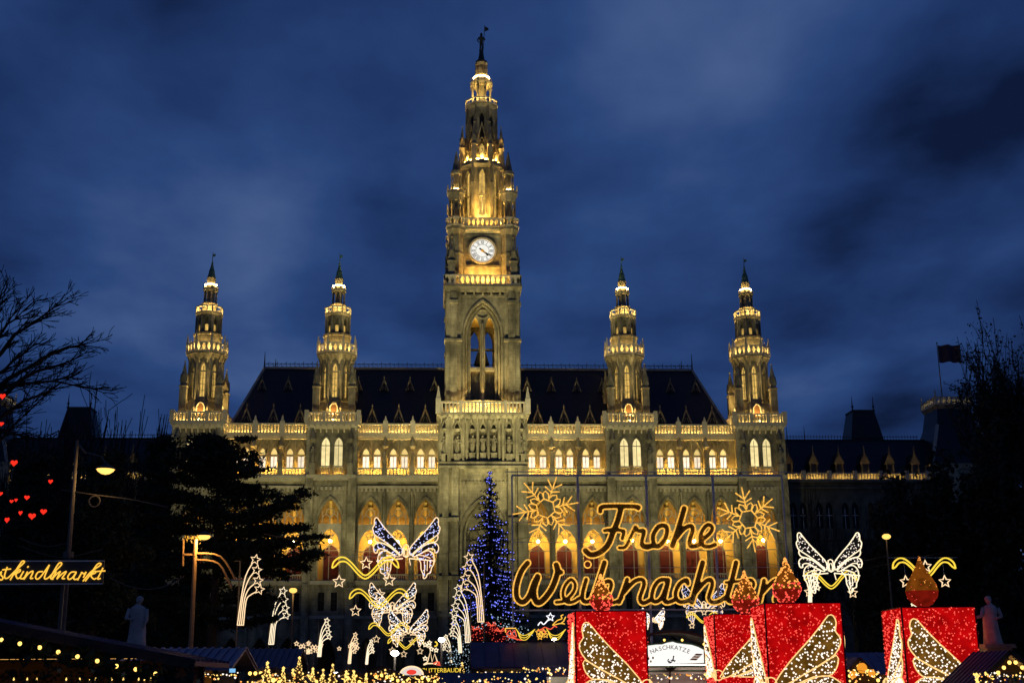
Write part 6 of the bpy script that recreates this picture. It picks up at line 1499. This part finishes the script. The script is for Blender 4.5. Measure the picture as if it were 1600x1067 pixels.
tl('sleigh_outline', glow('red_tube', (1, .12, .06), 1.1), [(300, 160), (340, 130), (400, 150), (440, 120), (470, 130)], [(270, 170), (310, 150), (350, 190)])
for k_, (x, y_) in enumerate(((275, 180), (300, 205), (330, 180), (350, 210), (290, 230))): p = lq(x, y_); m = MB(); m.tube(star_pts(p[0], p[2], .13), .026, 4, True); m.build('star', G_NEON, sl2)
m = MB(); m.beam(lq(-75, 275), lq(570, 270), .05); m.build('base_rail', IRON, sl2)
# chocolate stall with the arched white sign
cy_ = 58.0; kk = cy_/44; q = at(1052, 1044, cy_-1.35); wS = (at(1104, 1040, cy_).x-at(1000, 1040, cy_).x)
o = thing('chocolate_stall', 'green and white stall with arched roof and lit white sign between the candles', 'market stall', (q.x, cy_, 0)); zc = q.z
arch = [(-wS*.72+wS*1.44*i/16, zc+kk*(.35+1.05*math.sin(PI*(.12+.76*i/16))**.9*.78)) for i in range(17)]
for j in range(2):
    y0 = -1.7 if j == 0 else 0
    m = MB(); P = arch+[(x, z+.12) for x, z in reversed(arch)]; m.poly(P[::-1], y0, y0+1.7); m.build('arched_roof', WOODD, o)
def SP(x, y_): p = at(1000+x/13.333, 990+y_/13.333, cy_-1.42); return (p.x-q.x, p.z)
panel = [SP(*v) for v in ((95, 640), (95, 245), (330, 215), (460, 210), (560, 175), (680, 155), (780, 185), (900, 200), (1080, 220), (1220, 265), (1325, 320), (1335, 600))]
m = MB(); m.poly(panel, -1.42, -1.36); m.build('sign_panel', G_PANEL, o)
m = MB(); m.tube([(x, -1.42, z+.03) for x, z in panel[1:-1]], .05, 5); m.build('sign_rim', GREENP, o)
m = MB()
a, b = SP(0, 650), SP(1480, 640); m.box(a[0], b[0], -1.46, -1.36, a[1]-.09, a[1]+.03); m.box(a[0], b[0], -1.44, -1.34, a[1]-.28, a[1]-.22); m.build('fascia_rail', GREENP, o)
m = MB(); m.box(a[0], b[0], -1.40, -1.35, a[1]-.40, a[1]-.09); m.box(a[0], b[0], -1.0, -.95, .2, a[1]-.4); m.build('fascia_board', WHITEP, o)
for x in (a[0], b[0]): m = MB(); m.box(x-.08, x+.08, -1.4, -1.24, 0, a[1]); m.build('post', GREENP, o); m = MB(); m.box(x-.08, x+.08, 1.2, 1.36, 0, a[1]+.3); m.build('post', GREENP, o)
m = MB(); m.box(a[0], b[0], 1.3, 1.36, 0, a[1]+.5); m.build('wall', WHITEP, o)
m = MB(); m.box(a[0], b[0], -1.5, -.9, .95, 1.02); m.box(a[0]+.05, b[0]-.05, -1.4, -1.36, 0, .95); m.build('counter', GREENP, o)
m = MB(); m.box(a[0]+.2, b[0]-.2, -.3, -.2, a[1]-.12, a[1]-.06); m.box(a[0]+.1, b[0]-.1, -2.0, -1.94, a[1]-.02, a[1]+.02); m.build('stall_and_fill_light', G_STALLW, o)  # inner bar lights the stall; front strip is added to brighten the fascia
goods(o, a[0]+.1, b[0]-.1, -1.2, 1.02, 12, random.Random(8), WARES)
# its arched lettering, two chocolate pictures and the blue rider mark: flat print on the panel
DK = mat('print_grey', (.05, .05, .06), .6); BR = mat('print_brown', (.14, .06, .03), .6); BL = mat('print_blue', (.02, .03, .12), .6); TAN = mat('print_tan', (.45, .25, .12), .6)
word = 'NASCHKATZE'
for i, ch in enumerate(word):
    t = i/(len(word)-1); x, y_ = 270+720*t, 355-85*math.sin(PI*t); p = SP(x, y_); tt = text(ch, .20*kk, (p[0], -1.425, p[1]-.07*kk), DK, o, 'letter'); tt.rotation_euler = (PI/2, R((t-.5)*50), 0)
m = MB()
for k_ in range(3): x0, y0 = 1030+k_*45, 540-k_*48; P = [SP(x0, y0), SP(x0+140, y0+8), SP(x0+190, y0-32), SP(x0+50, y0-38)]; m.mat(k_ % 2).poly(P, -1.428, -1.421)
m.build('chocolate_picture', [BR, TAN], o)
m = MB()
for x, y_, r in ((170, 510, 32), (270, 495, 26), (225, 570, 24), (150, 440, 20)): c = SP(x, y_); m.mat(0 if r > 25 else 1).poly([(c[0]+r/13.333*.0226*math.cos(i*PI/6), c[1]+r/13.333*.0226*1.2*math.sin(i*PI/6)) for i in range(12)], -1.428, -1.421)
m.build('praline_picture', [BR, TAN], o)
m = MB()
for L in ([(600, 520), (575, 555), (610, 600), (655, 590), (680, 540), (700, 470)], [(700, 470), (690, 530), (720, 580)], [(640, 545), (740, 555)], [(600, 560), (640, 590)], [(685, 465), (715, 460)]):
    for u_, v_ in zip(L, L[1:]): p0, p1 = SP(*u_), SP(*v_); m.beam((p0[0], -1.425, p0[1]), (p1[0], -1.425, p1[1]), .045, .008)
m.build('rider_mark', BL, o)
bulbs(o, [(SP(x, y_)[0], -1.75, SP(x, y_)[1]) for x, y_ in ((480, 130), (850, 130), (1300, 215))], .05)
m = MB(); c = SP(610, 700); m.lathe(c[0], -1.75, [(c[1]-.18, .03), (c[1]-.1, .16), (c[1]+.02, .26), (c[1]+.05, .24)], 12); m.beam((c[0], -1.6, c[1]-.15), (c[0]-.05, -1.45, c[1]-.9), .06); m.build('lamp_bowl', BRONZE, o)
# yellow ornaments and fairy lights filling the stall fronts near the eye line
for i, (px0, px1, y0, y1, Y, n, lb) in enumerate(((742, 812, 1049, 1066, 44, 60, 'curtain of yellow ornaments under the awning'), (815, 884, 1042, 1064, 47, 46, 'string of cream and yellow lights left of the single candle'), (1010, 1108, 1052, 1066, 50, 40, 'row of little lights on the counter under the white stall sign'), (1310, 1378, 1046, 1066, 52, 50, 'fairy lights over the counter between the two right candles'), (1522, 1600, 1050, 1066, 37, 50, 'fairy lights over the flowers at the right edge'), (250, 372, 1050, 1066, 25, 46, 'fairy lights under the eave of the blue-grey roof'))):
    a, b = at(px0, y1, Y), at(px1, y0, Y); o = thing('fairy_light_string', lb, 'fairy lights', (a.x, Y, 0), 0, 'strings of fairy lights on the stalls'); rnd = random.Random(300+i); w = b.x-a.x; h = b.z-a.z
    m = MB(); P = [(w*t/8, .02, b.z-.12*h*abs(math.sin(t*PI/2))) for t in range(9)]; m.tube(P, .01, 4); m.build('cord', IRON, o)
    for nm, ml, k_ in (('yellow_bulbs', G_BULBS, .5), ('orange_bulbs', G_LEDO, .2), ('cream_bulbs', G_LEDP, .3)):
        m = MB()
        for _ in range(int(n*k_)): x = rnd.random(); z = b.z-abs(rnd.gauss(0, .45))*h; m.octa((x*w, rnd.uniform(-.1, .1), z), rnd.uniform(.016, .05)*Y/45)
        stuff(m.build(nm, ml, o))
# stalls beside the candles
q = at(862, 1046, 50.5); hut('market_hut', 'white-lit stall glimpsed between the awning and the single candle', q.x, 50.5, 1.6, 2.2, q.z-.15, q.z+.1, WHITEP, ROOFD, False, G_STALLW, seedv=41, wares=9, group='market huts')
q = at(1343, 1027, 60); hut('market_hut', 'hut with orange lanterns on its gable between the two right candles', q.x, 61.4, 2.2, 2.2, q.z-1.35, q.z-.07, WOOD, ROOFB, True, G_STALL, seedv=42, nbulb=12, br=.075, wares=8, group='market huts')
for i, (px, py, r, lb) in enumerate(((1347, 1043, .135, 'largest orange lantern, topmost on the gable between the right candles'), (1333, 1053, .10, 'squat orange lantern at the left foot of that gable'), (1362, 1051, .10, 'deep orange lantern at the right foot of that gable'))):
    r *= 1.7; p = at(px, py, 59.3); o = thing('orange_lantern', lb, 'lantern', tuple(p), 0, 'orange lanterns on the gable'); m = MB(); m.mat(0).ball((0, 0, 0), r, 12, 8, 1.05); m.build('lantern_globe', G_PUMP, o, True); m = MB(); m.frus(0, 0, r*.9, r*1.15, r*.3, r*.22, 6); m.beam((0, 0, r*1.1), (0, .2, r*1.6), .02); m.build('lantern_cap', IRON, o)
q = at(1345, 1019, 66); hut('market_hut', 'hut with purple-grey seamed roof behind the orange lanterns', q.x, 66, 4.2, 2.8, q.z-1.0, q.z-.07, WOOD, ROOFB, False, ribs=9, seedv=43, wares=0, group='market huts')
q = at(1574, 1016, 40); hut('market_hut', 'rightmost hut with bulb-lined gable and flowers below the outstretched-arm statue', q.x, 41.2, 2.3, 2.2, q.z-1.15, q.z-.07, WOOD, ROOFD, True, G_STALL, seedv=44, nbulb=14, br=.055, wares=10, group='market huts')
FL = [mat('flower_pink', (.6, .12, .2), .7), mat('flower_violet', (.35, .25, .6), .7), mat('flower_yellow', (.6, .5, .1), .7), mat('flower_cream', (.6, .55, .45), .7), mat('leaf_green', (.06, .14, .05), .7)]
qf = at(1580, 1060, 39.2)
o = thing('flower_display', 'heap of pink, violet and yellow flowers on the counter of the rightmost hut', 'flowers', (qf.x, 39.2, 0)); rnd = random.Random(12)
for k_, f_ in enumerate(FL):
    m = MB()
    for _ in range(26): m.ball((rnd.uniform(-.75, .6), rnd.uniform(-.1, .15), qf.z+rnd.uniform(-.25, .1)), rnd.uniform(.02, .04), 6, 4)
    stuff(m.build('blossoms', f_, o))
m = MB(); m.box(-.8, .7, -.12, .2, 0, qf.z-.25); m.build('flower_box', WOOD, o)
